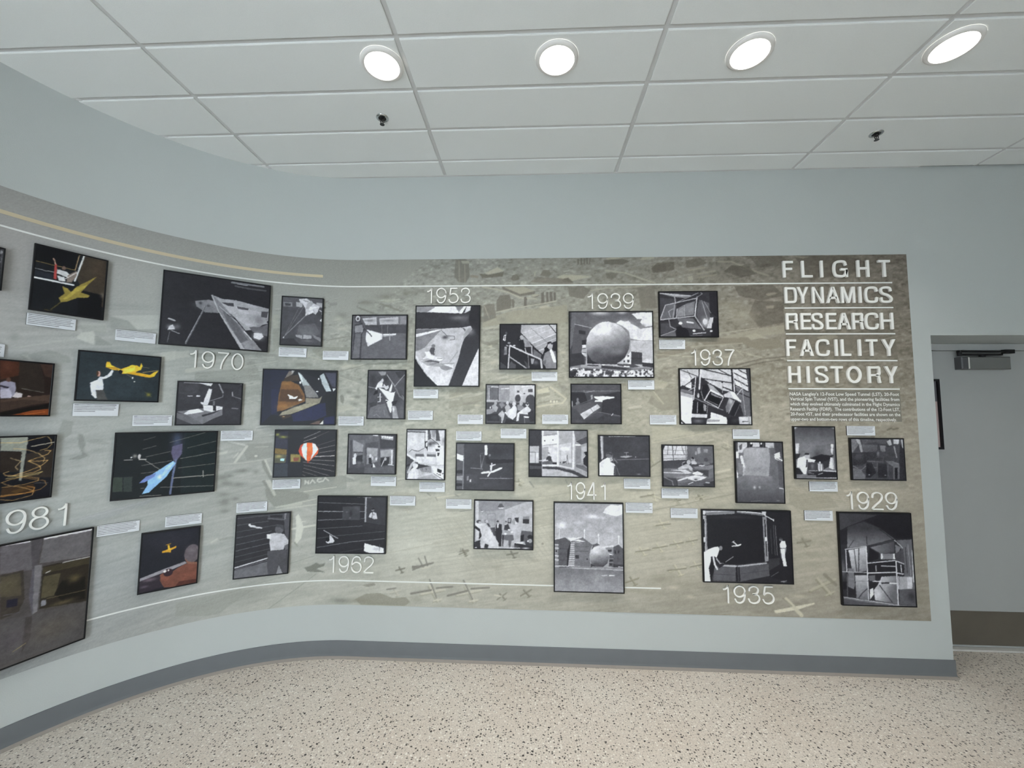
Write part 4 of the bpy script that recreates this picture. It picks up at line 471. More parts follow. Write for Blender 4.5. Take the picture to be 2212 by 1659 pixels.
 "bg 66;p 110 1 8 47 7 49 48 6 105 1 97;l 170 8.9 3 12 7 89;l 160 16.1 56 19 69 84;p 170 35 9 51 9 61 36 51 40;p 92 73 40 171 47 165 87 78 88;p 84 71 11 237 9 219 46 157 27 77 40;p 180 228 22 253 7 260 42 242 50;p 190 269 5 308 5 302 37 272 38;l 70 5.6 260 9 275 94;l 150 7.2 273 54 285 123;l 170 9.6 323 9 333 166;p 140 187 47 219 50 216 87 185 83;l 40 3.2 159 120 174 39 188 103;l 40 3.2 176 39 219 42 234 54 258 46;p 46 10 97 161 92 150 136 61 178 10 174;s 80 .7 49 121 36 24;s 215 .9 170 102 7 16;p 40 150 136 183 120 181 144 154 146;l 120 5.6 102 149 201 152;l 110 4.8 203 119 196 156;l 110 4.8 130 157 128 185;l 110 5.6 116 187 163 189;l 110 5.6 162 156 160 213;p 120 213 144 260 147 302 163 297 187 262 183 216 156;p 104 259 167 300 167 292 263 284 263 287 187 269 187 262 266 257 264;l 100 5.6 227 168 225 240;p 34 94 161 126 157 153 221 112 254 85 254;s 30 .8 193 220 35 28;p 36 165 160 219 168 218 252 163 253;p 28 269 191 285 191 280 259 267 260;p 44 310 37 331 69 337 263 296 263 298 159;s 120 .5 36 210 32 24;p 104 1 195 56 202 85 242 80 266 -1 267;l 140 3.2 6 178 37 194;l 130 3.2 56 210 89 181;e 150 107 236 4 4;e 140 207 238 5 3;s 60 .7 178 128 79 81;n 10 4"),
(3.2105, 3.6664, 0.4316, 1.0167, 'tall black and white photograph of a framed machine with a large funnel',
 "bg 40;p 58 -8 3 244 16 159 49 54 92 -5 124;s 74 .6 26 43 45 41;p 34 -5 124 54 92 48 204 -5 205;p 30 159 49 249 16 452 4 451 160 346 162 253 97;gp 56 120 173 103 167 219 54 96 158 58 253 97 341 162 167 210 47 226;p 44 -5 205 48 213 31 523 -4 528;s 120 .7 14 356 18 53;l 36 4.4 170 152 170 201;l 30 3.6 248 101 328 162;l 34 2.7 54 226 90 176;p 96 354 171 451 164 452 477 383 479 392 259;l 150 3.5 420 196 427 390;p 180 442 231 455 231 453 429 438 429;l 60 5.3 404 214 407 373;gp 205 130 68 239 141 353 53 239 167 215 158 365 92 380 70 368;l 50 4.4 89 234 98 380;l 44 5.3 118 229 109 380;p 52 171 215 340 175 338 286 241 293 170 317;gp 120 70 211 218 323 238 189 219 338 180 334 247 252 257;p 30 184 219 239 258 237 289 170 312;p 120 248 257 333 255 338 289 250 293;p 205 252 257 263 257 261 290 250 290;p 214 327 256 336 255 338 289 327 289;p 110 343 198 377 215 358 251 342 251;p 70 340 255 390 223 393 316 342 300;p 34 170 321 337 300 337 370 171 374;l 190 5.3 250 333 335 334;l 150 6.2 217 333 217 366;p 110 45 350 80 354 83 455 73 482 39 465;gp 176 110 113 397 131 529 86 394 161 392 157 546 87 534;gp 190 100 224 439 326 480 248 399 336 392 338 567 200 544 195 483 223 448;p 36 171 444 207 435 214 461 191 479 172 475;p 220 171 480 192 470 194 510 170 541;s 200 .7 220 509 17 26;l 220 6.1 194 428 242 429;p 40 242 434 294 433 294 441 246 443;l 225 6.1 296 439 337 438;p 96 170 396 209 391 207 426 172 427;l 60 6.1 101 534 124 503 161 471;l 56 5.3 232 452 304 555;p 150 357 396 436 394 431 469 352 475;p 196 403 399 435 399 426 473 400 469;p 84 352 475 457 468 454 572 347 567;s 40 .8 423 517 26 35;p 26 5 435 31 435 34 479 7 484;p 34 42 478 82 482 80 517 40 514;l 190 5.3 33 235 167 212;l 60 5.3 167 210 341 173;l 205 5.3 37 240 37 373;l 205 6.2 165 215 161 545;l 205 5.3 168 318 337 297;l 205 6.2 166 379 337 370;l 180 4.4 -1 374 162 376;l 205 7 342 300 340 567;l 205 5.3 342 300 388 316;l 205 5.3 370 325 372 369;l 205 6.1 341 374 382 380;l 190 4.4 341 171 388 219;l 190 6.1 351 396 348 471;l 130 3.5 84 431 163 429;l 90 5.3 38 390 33 527;p 110 -2 528 87 539 200 549 338 569 450 573 454 579 -5 578;l 176 4.4 -2 528 165 550 342 571;p 76 -2 537 147 559 277 571 -5 576"),
]
CAPTIONS = [
(-1.842, -1.7704, 1.8953, 1.9578, 'small white caption plaque cut off at the left side beside the brown bench photograph'),
(-1.7087, -1.532, 2.0707, 2.1315, 'small white caption plaque below the yellow delta jet photograph'),
(-1.3719, -1.1943, 2.0444, 2.1073, 'small white caption plaque left of the wide pointed wing photograph'),
(-1.5146, -1.3336, 1.6083, 1.676, 'small white caption plaque below the photograph of a woman lifting a yellow airplane'),
(-1.2698, -1.0904, 1.5504, 1.6134, 'small white caption plaque left of the white tail fin photograph'),
(-1.382, -1.2051, 0.9417, 1.0015, 'small white caption plaque right of the large empty grey room photograph'),
(-0.8389, -0.6619, 1.4501, 1.5141, 'small white caption plaque right of the pale blue model aircraft photograph'),
(-1.0889, -0.9117, 0.939, 1.0011, 'small white caption plaque above the rust shirt photograph'),
(-0.7309, -0.556, 0.9814, 1.0432, 'small white caption plaque above the photograph of a man seen from behind'),
(-0.5327, -0.3575, 2.0216, 2.0848, 'small white caption plaque below the parawing photograph'),
(-0.249, -0.0702, 2.0081, 2.0714, 'small white caption plaque left of the cone capsule photograph'),
(-0.123, 0.0549, 1.5489, 1.6126, 'small white caption plaque right of the amber and blue tunnel photograph'),
(0.4005, 0.5751, 1.7416, 1.8033, 'small white caption plaque below the photograph with crossing dark struts'),
(0.3666, 0.5412, 1.5915, 1.655, 'small white caption plaque right of the upended delta jet photograph'),
(-0.5309, -0.3592, 1.1201, 1.1833, 'small white caption plaque below the striped balloon photograph'),
(0.1198, 0.2957, 1.1366, 1.2007, 'small white caption plaque below the photograph of three tall openings'),
(0.4586, 0.6344, 1.1022, 1.1666, 'small white caption plaque below the bench and metal cylinder photograph'),
(0.706, 0.8817, 1.4524, 1.5156, 'small white caption plaque above the white glider photograph'),
(1.0131, 1.1889, 1.4705, 1.5357, 'small white caption plaque left of the curved counter photograph, near its top'),
(0.2575, 0.433, 1.0076, 1.0711, 'small white caption plaque right of the photograph of a helicopter like model'),
(0.6445, 0.8189, 0.9922, 1.0563, 'small white caption plaque left of the workshop men photograph'),
(1.2243, 1.4, 1.8649, 1.9267, 'small white caption plaque below the photograph of men on a stair'),
(0.7148, 0.8907, 1.5654, 1.6295, 'small white caption plaque left of the seated audience photograph'),
(1.2972, 1.4735, 1.5701, 1.634, 'small white caption plaque left of the photograph of a jet over lit panels'),
(1.8814, 2.0574, 1.8086, 1.8713, 'small white caption plaque below the giant sphere photograph'),
(2.0237, 2.199, 1.5725, 1.6359, 'small white caption plaque left of the open framework cabin photograph'),
(2.0955, 2.2703, 2.0863, 2.1503, 'small white caption plaque below the cylindrical cage photograph'),
(1.844, 2.0181, 1.1427, 1.2093, 'small white caption plaque below the photograph of a person filming an airplane'),
(2.0912, 2.2676, 1.0844, 1.1479, 'small white caption plaque below the draughtsmen photograph'),
(2.5677, 2.7428, 1.481, 1.5445, 'small white caption plaque above the blurred tunnel door photograph'),
(2.1478, 2.3232, 0.9569, 1.0201, 'small white caption plaque left of the photograph of two men in white'),
(1.8538, 2.0304, 0.9854, 1.0514, 'small white caption plaque right of the sphere and water photograph'),
(3.3055, 3.4849, 1.5104, 1.5725, 'small white caption plaque above the dim workbenches photograph'),
(3.0484, 3.2277, 1.1435, 1.2068, 'small white caption plaque below the large bowl photograph'),
(3.0089, 3.1873, 0.9564, 1.0196, 'small white caption plaque left of the tall funnel machine photograph'),
]
YEARS = [
('1981', -1.7898, 1.0305, 0.1154, 0.0781, 'partly cut off, above the large empty grey room photograph'),
('1970', -1.0439, 1.9148, 0.112, 0.0793, 'below the wide pointed wing photograph'),
('1953', 0.4613, 2.413, 0.1115, 0.086, 'above the photograph with crossing dark struts'),
('1939', 1.5896, 2.367, 0.1109, 0.0881, 'above the giant sphere photograph'),
('1937', 2.2863, 1.9725, 0.1108, 0.0808, 'above the open framework cabin photograph'),
('1941', 1.4476, 1.0671, 0.1146, 0.0747, 'above the sphere and water photograph'),
('1962', -0.1698, 0.5545, 0.1116, 0.0857, 'below the helicopter like model photograph'),
('1935', 2.4488, 0.422, 0.113, 0.0896, 'below the photograph of two men in white'),
('1929', 3.2571, 1.0315, 0.1145, 0.088, 'above the tall funnel machine photograph'),
]
WORDS = [
('FLIGHT', 2.5766, 2.6926, [(2.9363, 3.0043), (3.0595, 3.1315), (3.1822, 3.2033), (3.2666, 3.3633), (3.4245, 3.504), (3.5641, 3.6415)]),
('DYNAMICS', 2.3986, 2.51, [(2.9413, 3.0217), (3.0217, 3.0976), (3.1212, 3.1969), (3.2137, 3.3009), (3.3118, 3.402), (3.4262, 3.4454), (3.4645, 3.5535), (3.5635, 3.6447)]),
('RESEARCH', 2.2179, 2.33, [(2.942, 3.0203), (3.0388, 3.1059), (3.1101, 3.1855), (3.2047, 3.2715), (3.2773, 3.3631), (3.3747, 3.4477), (3.456, 3.547), (3.5578, 3.6394)]),
('FACILITY', 2.0381, 2.15, [(2.9384, 3.0013), (3.0264, 3.1141), (3.1291, 3.2206), (3.2514, 3.2721), (3.2929, 3.355), (3.4029, 3.4227), (3.4525, 3.5282), (3.557, 3.6432)]),
('HISTORY', 1.8566, 1.9691, [(2.9431, 3.0206), (3.0622, 3.0805), (3.1162, 3.2007), (3.2173, 3.2957), (3.3205, 3.4151), (3.4561, 3.5381), (3.5626, 3.6467)]),
]
RULES = [(2.943, 3.6556, 2.3685), (2.9438, 3.6571, 2.1902), (2.9445, 3.6598, 2.0083), (2.9446, 3.662, 1.818)]
MURAL_OPS = (
"p #6f6d61@.8 3378 5 3453 2 3475 32 3482 130 3456 175 3406 174 3371 130;p #9c9a86@.8 3416 17 3475 18 3479 36 3429 36;l #8f8d7c 5.1 3403 18 3410 172;l #8f8d7c 5.1 3446 45 3449 173;p #a5a28c 3614 96 3680 64 3726 94 3614 119 3585 106;p #6e6a5c 3547 110 3614 119 3726 99 3718 133 3573 144;"
"p #85806e 3484 118 3547 127 3539 144 3489 135;p #6c685a@.8 3773 150 3789 125 3814 116 3835 138 3831 159 3789 167;p #6f6b5c@.8 3979 126 4004 88 4045 89 4062 123 4021 139;l #a3a089 6.7 3946 101 3942 130;p #a29f88 4095 140 4144 124 4267 129 4344 138 4201 169 4119 153;p #6a6557 4127 157 4177 145 4217 181 4144 180;"
"p #645f52@.8 4423 21 4553 14 4610 31 4553 56 4431 50;p #9a967f 4439 8 4529 -3 4545 14 4447 19;p #9a967f 4667 15 4764 -1 4776 14 4691 25;p #625d50@.7 4243 10 4255 11 4255 53 4239 53;p #625d50@.7 4263 6 4276 6 4275 55 4263 53;p #625d50@.7 4284 7 4296 7 4296 53 4284 51;"
"p #625d50@.7 4304 4 4317 4 4316 52 4304 49;p #625d50@.7 4325 4 4335 5 4333 49 4323 48;l #a09c86@.8 11.6 4438 97 4576 115 4689 158 4777 188;p #6a6557@.7 4438 114 4528 119 4486 160 4446 152;p #625d50@.6 4755 66 4852 51 4859 109 4762 117;p #756f60@.7 3905 176 3971 139 4127 149 4217 187 4119 191;"
"p #6b675a@.8 3711 209 3765 202 3947 240 3943 261 3840 277 3715 226;p #9b9882 3723 209 3872 210 3942 240 3839 260;l #a8a58e@.8 10.1 3573 208 3674 225 3757 247 3840 286 3955 295;p #6a6659@.8 3674 310 3699 268 3765 264 3782 310 3774 361 3675 385;p #6a6659@.8 3782 302 3790 294 3803 311 3799 357 3786 357;p #68645a@.9 3868 286 3877 276 3889 290 3888 345 3869 345;"
"p #6a6659@.8 3914 269 3947 263 3980 270 3938 286;p #a29f88 3914 269 3947 261 3980 265 3938 282;p #68645a@.9 3988 253 4008 245 4012 329 3988 328;p #68645a@.9 4021 249 4037 245 4041 320 4025 322;p #68645a@.9 4047 245 4066 245 4070 312 4049 314;p #68645a@.9 4074 249 4090 249 4093 306 4076 308;"
"l #b0ad95@.9 5.8 3675 390 3807 361 3955 337 4094 312;p #a8a58e 3967 353 4021 341 4058 358 4004 370;p #96937c@.8 3576 444 3791 378 3996 362 4168 338 4176 463 4094 471 3841 461 3577 494;p #716d60@.7 3583 335 3658 327 3675 427 3585 460;l #aaa791@.8 4.2 3588 343 3626 436;p #6b675a@.7 4176 212 4283 205 4331 239 4282 297 4184 279;"
"p #726d5f@.7 4655 216 4768 200 4789 366 4677 365;l #a6a28b@.7 6.6 4331 239 4445 223 4607 216 4712 208;p #9a957f@.8 4688 0 4722 -12 4780 1 4771 14 4696 18;p #5f584a@.7 4753 88 4796 45 4913 38 4911 98 4769 114;p #5f584a@.6 4988 30 5087 13 5136 49 5069 74 4995 82;p #958f78@.8 5003 95 5119 74 5127 87 5010 108;"
"p #958f78@.8 5060 121 5184 101 5200 110 5068 134;p #8e8871@.8 5067 147 5200 127 5199 137 5075 160;p #a09a84@.8 5001 147 5035 138 5038 168 5005 172;l #958f78@.8 11.8 5211 41 5301 42 5414 94 5542 143;p #575043@.6 5300 67 5415 77 5462 129 5363 154 5250 110;p #575043@.5 5417 0 5646 -6 5643 71 5479 86;"
"p #564f42@.5 5711 -6 6066 7 6223 60 6057 160 5817 158;p #8a846f@.7 5662 3 5695 -1 5824 13 5783 25;p #564f42@.5 5312 213 5572 207 5650 284 5487 317 5342 282;p #564f42@.5 5446 316 5640 326 5634 469 5480 502 5402 418;p #9a947d@.8 5522 355 5575 351 5570 372 5521 372;p #98927b@.7 5521 270 5578 258 5602 267 5537 287;"
"s #a29c84 .6 5362 418 105 51;s #98927b .6 5291 350 90 34;l #a8a28a@.9 5 5211 543 5317 527 5464 506;p #9a947c@.8 5211 569 5463 511 5633 486 5639 544 5397 569 5234 602;p #847d68@.8 5315 586 5340 569 5597 586 5635 636 5474 661 5363 619;p #a19b83@.9 5381 561 5446 544 5509 569 5412 590;"
"p #827b67@.8 5015 585 5072 581 5316 573 5355 619 5103 619;l #a8a28a@.8 6.6 4766 703 4989 635 5355 611;p #847d69@.7 4767 686 5005 627 5013 661 4782 719;l #a8a28a@.9 4.1 5282 627 5360 702;l #a8a28a@.9 4.1 5313 661 5409 686;l #b0aa92@.8 4.9 5392 686 5512 719;"
"l #5f584a@.6 9.8 5309 761 5472 719 5632 702;l #5f584a@.6 8.2 5325 781 5487 740 5623 723;p #6a6352@.5 5640 519 6037 545 6354 505 6364 719 6188 661 5872 669 5651 636;p #9a947d@.6 5845 570 5958 545 5988 570 5875 603;l #9a947d@.6 6.4 6191 604 6421 554;p #84887c@.5 2567 828 2700 852 2756 884 2756 905 2579 856;"
"p #aeb2a0@.7 2562 1055 2649 1043 2700 1066 2568 1104;l #b8bba8@.7 4.9 2579 852 2679 884;p #6f7367@.6 2577 984 2594 970 2609 998 2603 1040 2585 1026;s #70746a .6 2639 955 25 11;s #70746a .6 2697 987 32 14;s #6f7367 .5 2685 1040 32 14;"
"s #c2c4b2 .7 2662 1001 21 11;s #b8bba8 .6 2604 777 42 14;p #747868@.7 2668 350 2697 350 2815 394 2786 396;p #747868@.7 2823 321 2852 321 3018 380 2989 383;s #6f7364 .6 2745 316 63 20;s #6f7364 .6 2889 273 87 24;"
"s #b2b49e .6 2900 302 58 12;s #6f7364 .6 3034 249 77 24;s #6f7467 .5 2570 409 42 24;s #b0b49f .6 2547 434 28 19;s #aeb29e .6 2578 501 47 15;l #74786a@.7 4.7 2470 590 2623 558;"
"p #868b7a@.6 2375 655 2472 638 2635 635 2639 731 2486 747 2384 679;l #b0b49e@.8 4.1 2350 704 2523 756;s #6f7466 .5 2573 751 33 14;s #b4b6a0 .6 2664 769 72 14;l #74786a@.6 5.6 2571 808 2760 760 3085 740;s #74786a .5 2314 766 65 19;"
"p #a3a996@.5 2119 427 2156 423 2160 520 2123 523;p #868b7c@.5 2123 523 2160 520 2166 651 2131 690;s #73766a .5 3719 441 29 20;p #72756a@.5 3569 421 3667 405 3667 431 3576 464;l #b4b49a@.7 3.9 3570 503 3687 497;p #747668@.5 3568 588 3695 614 3695 653 3568 608;"
"p #b4b398@.8 3611 631 3646 621 3646 640;s #bdbca2 .6 3654 744 32 16;p #84857a@.5 3574 815 3693 783 3920 799 3920 821 3703 818;l #c0bfa2@.8 3.2 3703 886 3863 837;p #a09f86@.4 4102 472 4176 472 4175 589 4102 576;s #b8b69a .6 4134 676 29 13;"
"l #b4b398@.7 6.8 3350 997 3589 922 3917 847;p #8c8b78@.6 3349 934 3588 888 3595 933 3350 991;p #8c8b78@.5 3350 1019 3589 967 3596 1012 3351 1070;s #75756a .5 3522 1030 68 11;s #c2c0a4 .6 3539 1041 34 7;l #8a8975@.6 3.4 3351 1059 3578 1007;"
"p #c6c4a6@.8 3960 935 4038 914 4047 948 3963 963;p #8c8a76@.7 3963 971 4047 957 4052 971 3965 988;l #c0bea2@.8 12.3 3960 1050 4058 1033 4136 1024 4159 993 4114 959 4052 914;l #8a8874@.8 7.9 3968 1027 4047 1010 4114 1004;e #d6d4bc 4055 1013 6 8;e #d6d4bc 4078 1014 6 8;"
"e #d6d4bc 4097 1013 5 7;p #97957f@.6 3957 1056 4164 1043 4186 1155 3963 1123;s #75756a .5 4142 920 34 39;p #8a8674@.7 4788 816 4835 806 4881 871 4827 885;p #8a8672@.6 4752 934 4907 919 4914 1063 4806 1073 4716 1019;p #a39f88@.6 4718 947 4752 937 4827 1022 4781 1009;"
"l #c2be9f@.8 3.1 4752 940 4817 1026;p #b6b296@.5 4763 858 4854 878 4837 913 4762 930;l #747060@.7 4.8 4839 785 4910 771;l #b8b498@.7 3.4 4770 688 5017 702;l #837e6c@.6 4.1 4762 744 5014 681;p #8e8a76@.5 5411 978 5455 982 5450 1096 5412 1063;"
"l #c4c0a0@.8 3.6 4738 1288 5113 1217 5263 1184;p #8e8b77@.6 4972 1173 5264 1166 5024 1222 4981 1191;p #b8b596@.4 4736 1166 4915 1169 5024 1222 4738 1279;a #c9c6ac 5234 1292 84 -25;l #77745f@.8 5.3 5194 1310 5237 1332;l #8a8670@.7 3.5 5147 1532 5257 1508;"
"a #8a8670 5039 1638 66 20;a #8a8670 4894 1667 66 10;s #77745f .4 5182 1536 44 9;l #85816c@.7 3.1 4730 1735 5266 1618;a #b8b496 4736 1395 94 -70;l #85826c@.8 9.8 4726 1449 4789 1408;"
"l #6f6b58@.8 10.5 6267 1189 6291 1179 6307 1185 6335 1178;l #8f8b74@.7 3.2 5949 1367 6010 1356;l #857f69@.6 3.6 6376 1285 6464 1267;s #827d68 .4 5972 1457 32 16;p #8d8872@.4 5620 1609 5860 1613 5936 1693 5696 1717 5617 1678;p #8b9087@.7 2009 1311 2158 1307 2162 1404 2014 1422 1986 1355;"
"l #b9beb2@.9 14.7 1946 1430 2009 1326;l #b9beb2@.9 6.7 1938 1400 1961 1368;p #b8bdb1@.9 1856 1364 1903 1352 1900 1370 1859 1379;l #b8bdb0@.7 4.2 2054 1334 2132 1332;e #c6cabd 2063 1392 9 6;l #b2b8ab@.8 5.2 1856 1436 1989 1435 2149 1411;"
"p #7f847a@.7 2097 1425 2116 1418 2169 1546 2163 1576 2106 1469;p #7f847a@.7 2103 1558 2123 1552 2194 1659 2168 1672;p #868b80@.8 2125 1611 2359 1643 2402 1651 2396 1689 2264 1722 2184 1732 2135 1670;p #c0c5b8@.8 2110 1418 2123 1418 2168 1524 2154 1523;p #c0c5b8@.7 2123 1555 2156 1553 2194 1659 2180 1662;p #9ba093@.9 2359 1643 2578 1600 2593 1616 2402 1663;"
"p #8d9286@.6 2162 1546 2644 1531 2648 1623 2358 1639 2193 1644;l #c4c9b8@.9 5.1 2366 1639 2578 1612;l #c0c5b4@.9 4.9 2197 1740 2447 1690;p #b4b9a9@.7 2184 1732 2354 1710 2362 1725 2265 1744;l #b9beae@.9 7 2152 1759 2448 1728;s #757a70 .7 1904 1560 36 18;"
"s #757a70 .7 1971 1572 43 18;s #757a70 .7 1992 1486 37 15;s #757a70 .7 1884 1523 36 21;s #757a70 .6 1895 1631 36 14;s #757a70 .7 1904 1681 30 29;s #757a70 .7 1963 1665 25 11;"
"s #757a70 .6 1907 1738 30 14;s #757a70 .6 2068 1497 19 15;p #c3c7b8 2320 1806 2337 1788 2356 1830 2372 1875 2361 1949 2334 1984 2320 1969 2327 1888;l #c3c7b8 11.5 2299 1886 2447 1867;l #8a8f82@.9 10 2320 1976 2339 1999;l #c0c4b6@.9 5.8 2353 1841 2385 1838;"
"s #a9afa2 .6 1851 1920 35 21;l #b7bcb0@.8 11.5 1846 1926 1874 1910;p #878c82@.5 1880 1911 1963 1900 1963 1915 1892 1923;l #8c9186@.5 5.6 1830 2286 2004 2244 2291 2186;p #8b9084@.55 1903 2376 2042 2285 2104 2259 2004 2244 1687 2258 1691 2336 1829 2372;l #7c8175@.6 3.4 2174 2397 2357 2271 2467 2189;"
"l #7c8175@.5 2.8 2295 2114 2448 2071;p #6f7468@.9 2387 2145 2422 2136 2464 2116 2494 2131 2523 2117 2516 2139 2466 2156 2525 2180 2467 2178 2409 2172;s #6f7468 .7 2638 2368 76 22;l #767b6f@.8 5.8 2422 2140 2516 2125;s #868b80 .4 2093 2300 127 43;l #d2d6ca@.9 8.1 2370 1587 2370 1566 2392 1587 2391 1567;"
"l #d2d6ca@.9 8.1 2403 1585 2416 1561 2434 1582;l #d2d6ca@.9 8.3 2474 1554 2452 1555 2448 1569 2461 1577 2479 1571;l #d2d6ca@.9 8.3 2485 1573 2500 1548 2523 1568;a #7a7868 3041 2151 88 15;p #77756a@.9 3116 2129 3173 2124 3267 2099 3267 2110 3182 2137 3122 2161;l #77756a@.9 8.4 3162 2078 3197 2137;"
"l #77756a@.9 8.4 3204 2064 3225 2127;l #bab8a4@.9 11.1 3187 2146 3239 2131;a #c0bea8 3266 2293 220 12;l #77756a@.9 12.9 3116 2310 3252 2284;l #77756a@.9 11 3289 2270 3397 2258;l #77756a@.8 11.1 3241 2217 3290 2333;"
"a #c0bea8 3509 2291 219 12;l #77756a@.9 12.8 3365 2317 3495 2283;l #77756a@.9 11 3523 2268 3644 2258;l #77756a@.8 11 3471 2216 3533 2335;a #bab8a4 3012 2299 102 15;l #77756a@.9 8.3 2950 2287 3011 2277;"
"a #8a8876 3732 2308 100 35;a #8a8876 3893 2281 109 30;a #8a8876 3800 2033 101 10;a #8a8876 3473 2031 92 20;l #c2c0aa@.9 8.2 3681 2305 3728 2312;p #84826f@.75 2733 2356 2808 2318 2903 2311 2989 2340 3083 2333 3113 2364 3076 2390 2773 2391;"
"s #84826f .7 2772 2364 114 18;s #84826f .5 3150 2345 56 22;p #7e7c6d@.7 2778 2263 2863 2246 2873 2262 2816 2274;s #8d8a76 .5 3689 2125 56 18;s #8d8a76 .5 3939 2075 65 13;l #9c9a84@.6 4.6 3463 2040 3568 2155;"
"l #9c9a84@.5 3.7 3614 2136 3671 2198;l #9c9a84@.6 3.7 3800 2087 3856 2157;l #9c9a84@.5 3.7 3698 2071 3745 2124;l #a2a08a@.5 3.7 3558 2110 3985 2011;l #a2a08a@.5 3.7 3522 2183 4040 2064;l #a2a08a@.5 3.7 3569 2236 4040 2126;"
"a #c0bfa9 3073 1755 74 10;s #8b897a .5 3064 1749 76 14;p #a3a290@.7 2991 1640 3061 1639 3137 1658 3120 1675 2957 1672;l #c4c2aa@.9 6.8 3276 1675 3351 1663 3443 1648;l #88877a@.8 6.9 3212 1645 3236 1662;l #88877a@.8 8 3403 1648 3426 1662;"
"l #88877a@.8 6.8 3271 1673 3283 1692;l #88877a@.8 5.7 3439 1763 3520 1750;l #b4b39d@.6 2.3 2953 1958 3521 1847;l #a5a38c@.6 2.3 2956 2047 3528 1925;l #a5a38c@.5 2.3 3266 1974 3527 1903;l #a5a38c@.6 2.3 3391 1916 3431 1960;"
"l #a5a38c@.6 2.3 3436 1893 3488 1948;l #a5a38c@.6 2.3 3277 1969 3306 2001;a #8a8876 3472 2020 78 15;l #88877a@.9 6.7 3449 2009 3444 2031;a #9a987f 3843 1558 90 -10;l #c6c4ac@.9 6.8 3826 1569 3877 1562;"
"l #88877a@.8 9 3912 1557 3940 1593;l #88877a@.8 6.7 4155 1542 4166 1564;l #a5a38c@.6 2.8 3946 1757 4070 1732;l #a5a38c@.5 2.2 3946 1784 4070 1837;l #a5a38c@.5 2.2 3969 1756 4036 1827;l #9a987f@.7 4.5 3946 1862 4070 1832;"
"e #8a8876 4000 1965 8 7;a #c6c3a6 4747 1641 122 -20;l #7f7b66@.8 9.4 4653 1648 4738 1632;a #b8b498 5055 1641 102 15;a #b8b498 4887 1667 84 15;a #c6c2a4 4790 1817 121 15;"
"l #7f7b66@.9 7.4 4753 1832 4846 1821;a #c6c2a4 4657 1995 120 20;l #7f7b66@.9 7.4 4614 2005 4712 1990;a #c6c2a4 4769 1970 120 20;l #7f7b66@.9 7.4 4727 1980 4824 1964;a #c6c2a4 4880 1945 111 20;"
"l #7f7b66@.9 7.4 4839 1955 4927 1939;a #c6c2a4 4978 1924 101 20;l #7f7b66@.9 7.4 4945 1934 5020 1919;a #c6c2a4 4886 2109 147 15;l #7f7b66@.9 8.3 4821 2120 4941 2103;a #c6c2a4 5006 2079 110 15;"
"l #7f7b66@.9 7.3 4969 2093 5043 2078;a #9a967c 4593 2184 120 20;a #8f8b74 5704 1914 118 10;s #8a866f .6 5704 1914 54 23;s #8a866f .5 5858 1880 36 14;a #b3af94 5807 2186 232 25;"
"l #7f7b66@.7 19.7 5819 2123 5888 2184;p #c9c5aa 5491 2354 5586 2334 5748 2299 5752 2307 5639 2346 5504 2372;l #bdb99d 23.2 5571 2281 5665 2380;l #7f7b66@.7 8.9 5553 2277 5605 2324;s #c2bea2 .6 5652 2261 54 11;s #8b866f .5 4792 2175 129 36;"
"s #8b866f .4 4975 2206 128 27;s #8d8871 .4 5754 1999 108 18;s #8d8871 .4 5733 2054 81 22;l #8f8b74@.5 3.8 4644 1648 5047 1590;l #9a967c@.7 5.5 5754 1608 5960 1659;s #8b866f .4 4652 2260 120 18;"
"s #c6c2a6 .6 4860 2227 28 13;s #c6c2a6 .5 4964 2283 27 11;s #857f69 .4 6047 2339 141 22;s #857f69 .4 6412 2250 44 70;s #857f69 .4 6419 2003 35 107;p #8d938c@.6 1304 563 1382 572 1423 622 1366 645 1311 631;"
"p #b2b9b0@.7 1307 555 1514 514 1515 598 1423 617 1382 572;p #b0b7ae@.6 1187 613 1290 602 1296 657 1248 651 1197 642;p #969c94@.5 1185 631 1291 616 1293 662 1199 673;p #c2c8bd@.7 1177 703 1193 674 1242 657 1253 686 1250 732 1202 717;p #8a9089@.6 1247 683 1262 680 1323 726 1253 736;l #b5bbb1@.6 5.3 968 791 1102 737 1174 712;"
"p #868c84@.5 1018 816 1082 784 1159 810 1167 844 1036 847;p #8e948c@.5 981 821 1012 805 1031 843 998 843;p #b8beb4@.6 989 820 1013 825 1031 847 1023 850;s #7d837b .5 1157 1017 23 13;s #858b84 .5 962 736 16 24;p #b3b9af@.6 1491 758 1605 720 1608 780 1544 796;"
"l #b3b9af@.6 3.5 1099 907 1179 882;s #858b83 .4 1161 1081 23 26;p #8b9189@.6 1157 1149 1195 1158 1191 1226 1147 1271 1138 1228;p #7d837b@.6 1216 1227 1233 1225 1248 1276 1245 1323 1267 1347 1229 1365 1187 1361 1239 1336 1222 1292;p #868c85@.4 1250 1259 1296 1256 1349 1285 1317 1288 1263 1277;s #858b84 .4 1300 1318 32 13;"
"s #7f857d .5 1330 1389 8 7;l #b7bdb3@.5 3.5 1142 1461 1341 1481;s #858b84 .4 1178 1490 41 10;p #969da0@.5 1219 1685 1403 1645 1575 1619 1505 1656 1342 1705;l #b4babb@.5 2.9 1248 1687 1404 1658 1539 1624;p #adb4a8@.6 1539 740 1674 714 1676 754 1542 790;"
"p #b2b8aa@.6 1656 836 1705 816 1801 809 1738 838 1660 859;p #81877d@.6 1663 735 1912 701 2153 702 2165 723 2005 715 1689 757;l #b8beb0@.7 3.6 1714 884 1828 871;l #b4baac@.7 4.7 1972 794 2155 750;p #82887e@.5 1706 852 2045 794 2067 883 1840 910 1709 900;l #a8aea2@.7 3.9 1979 929 2064 900;"
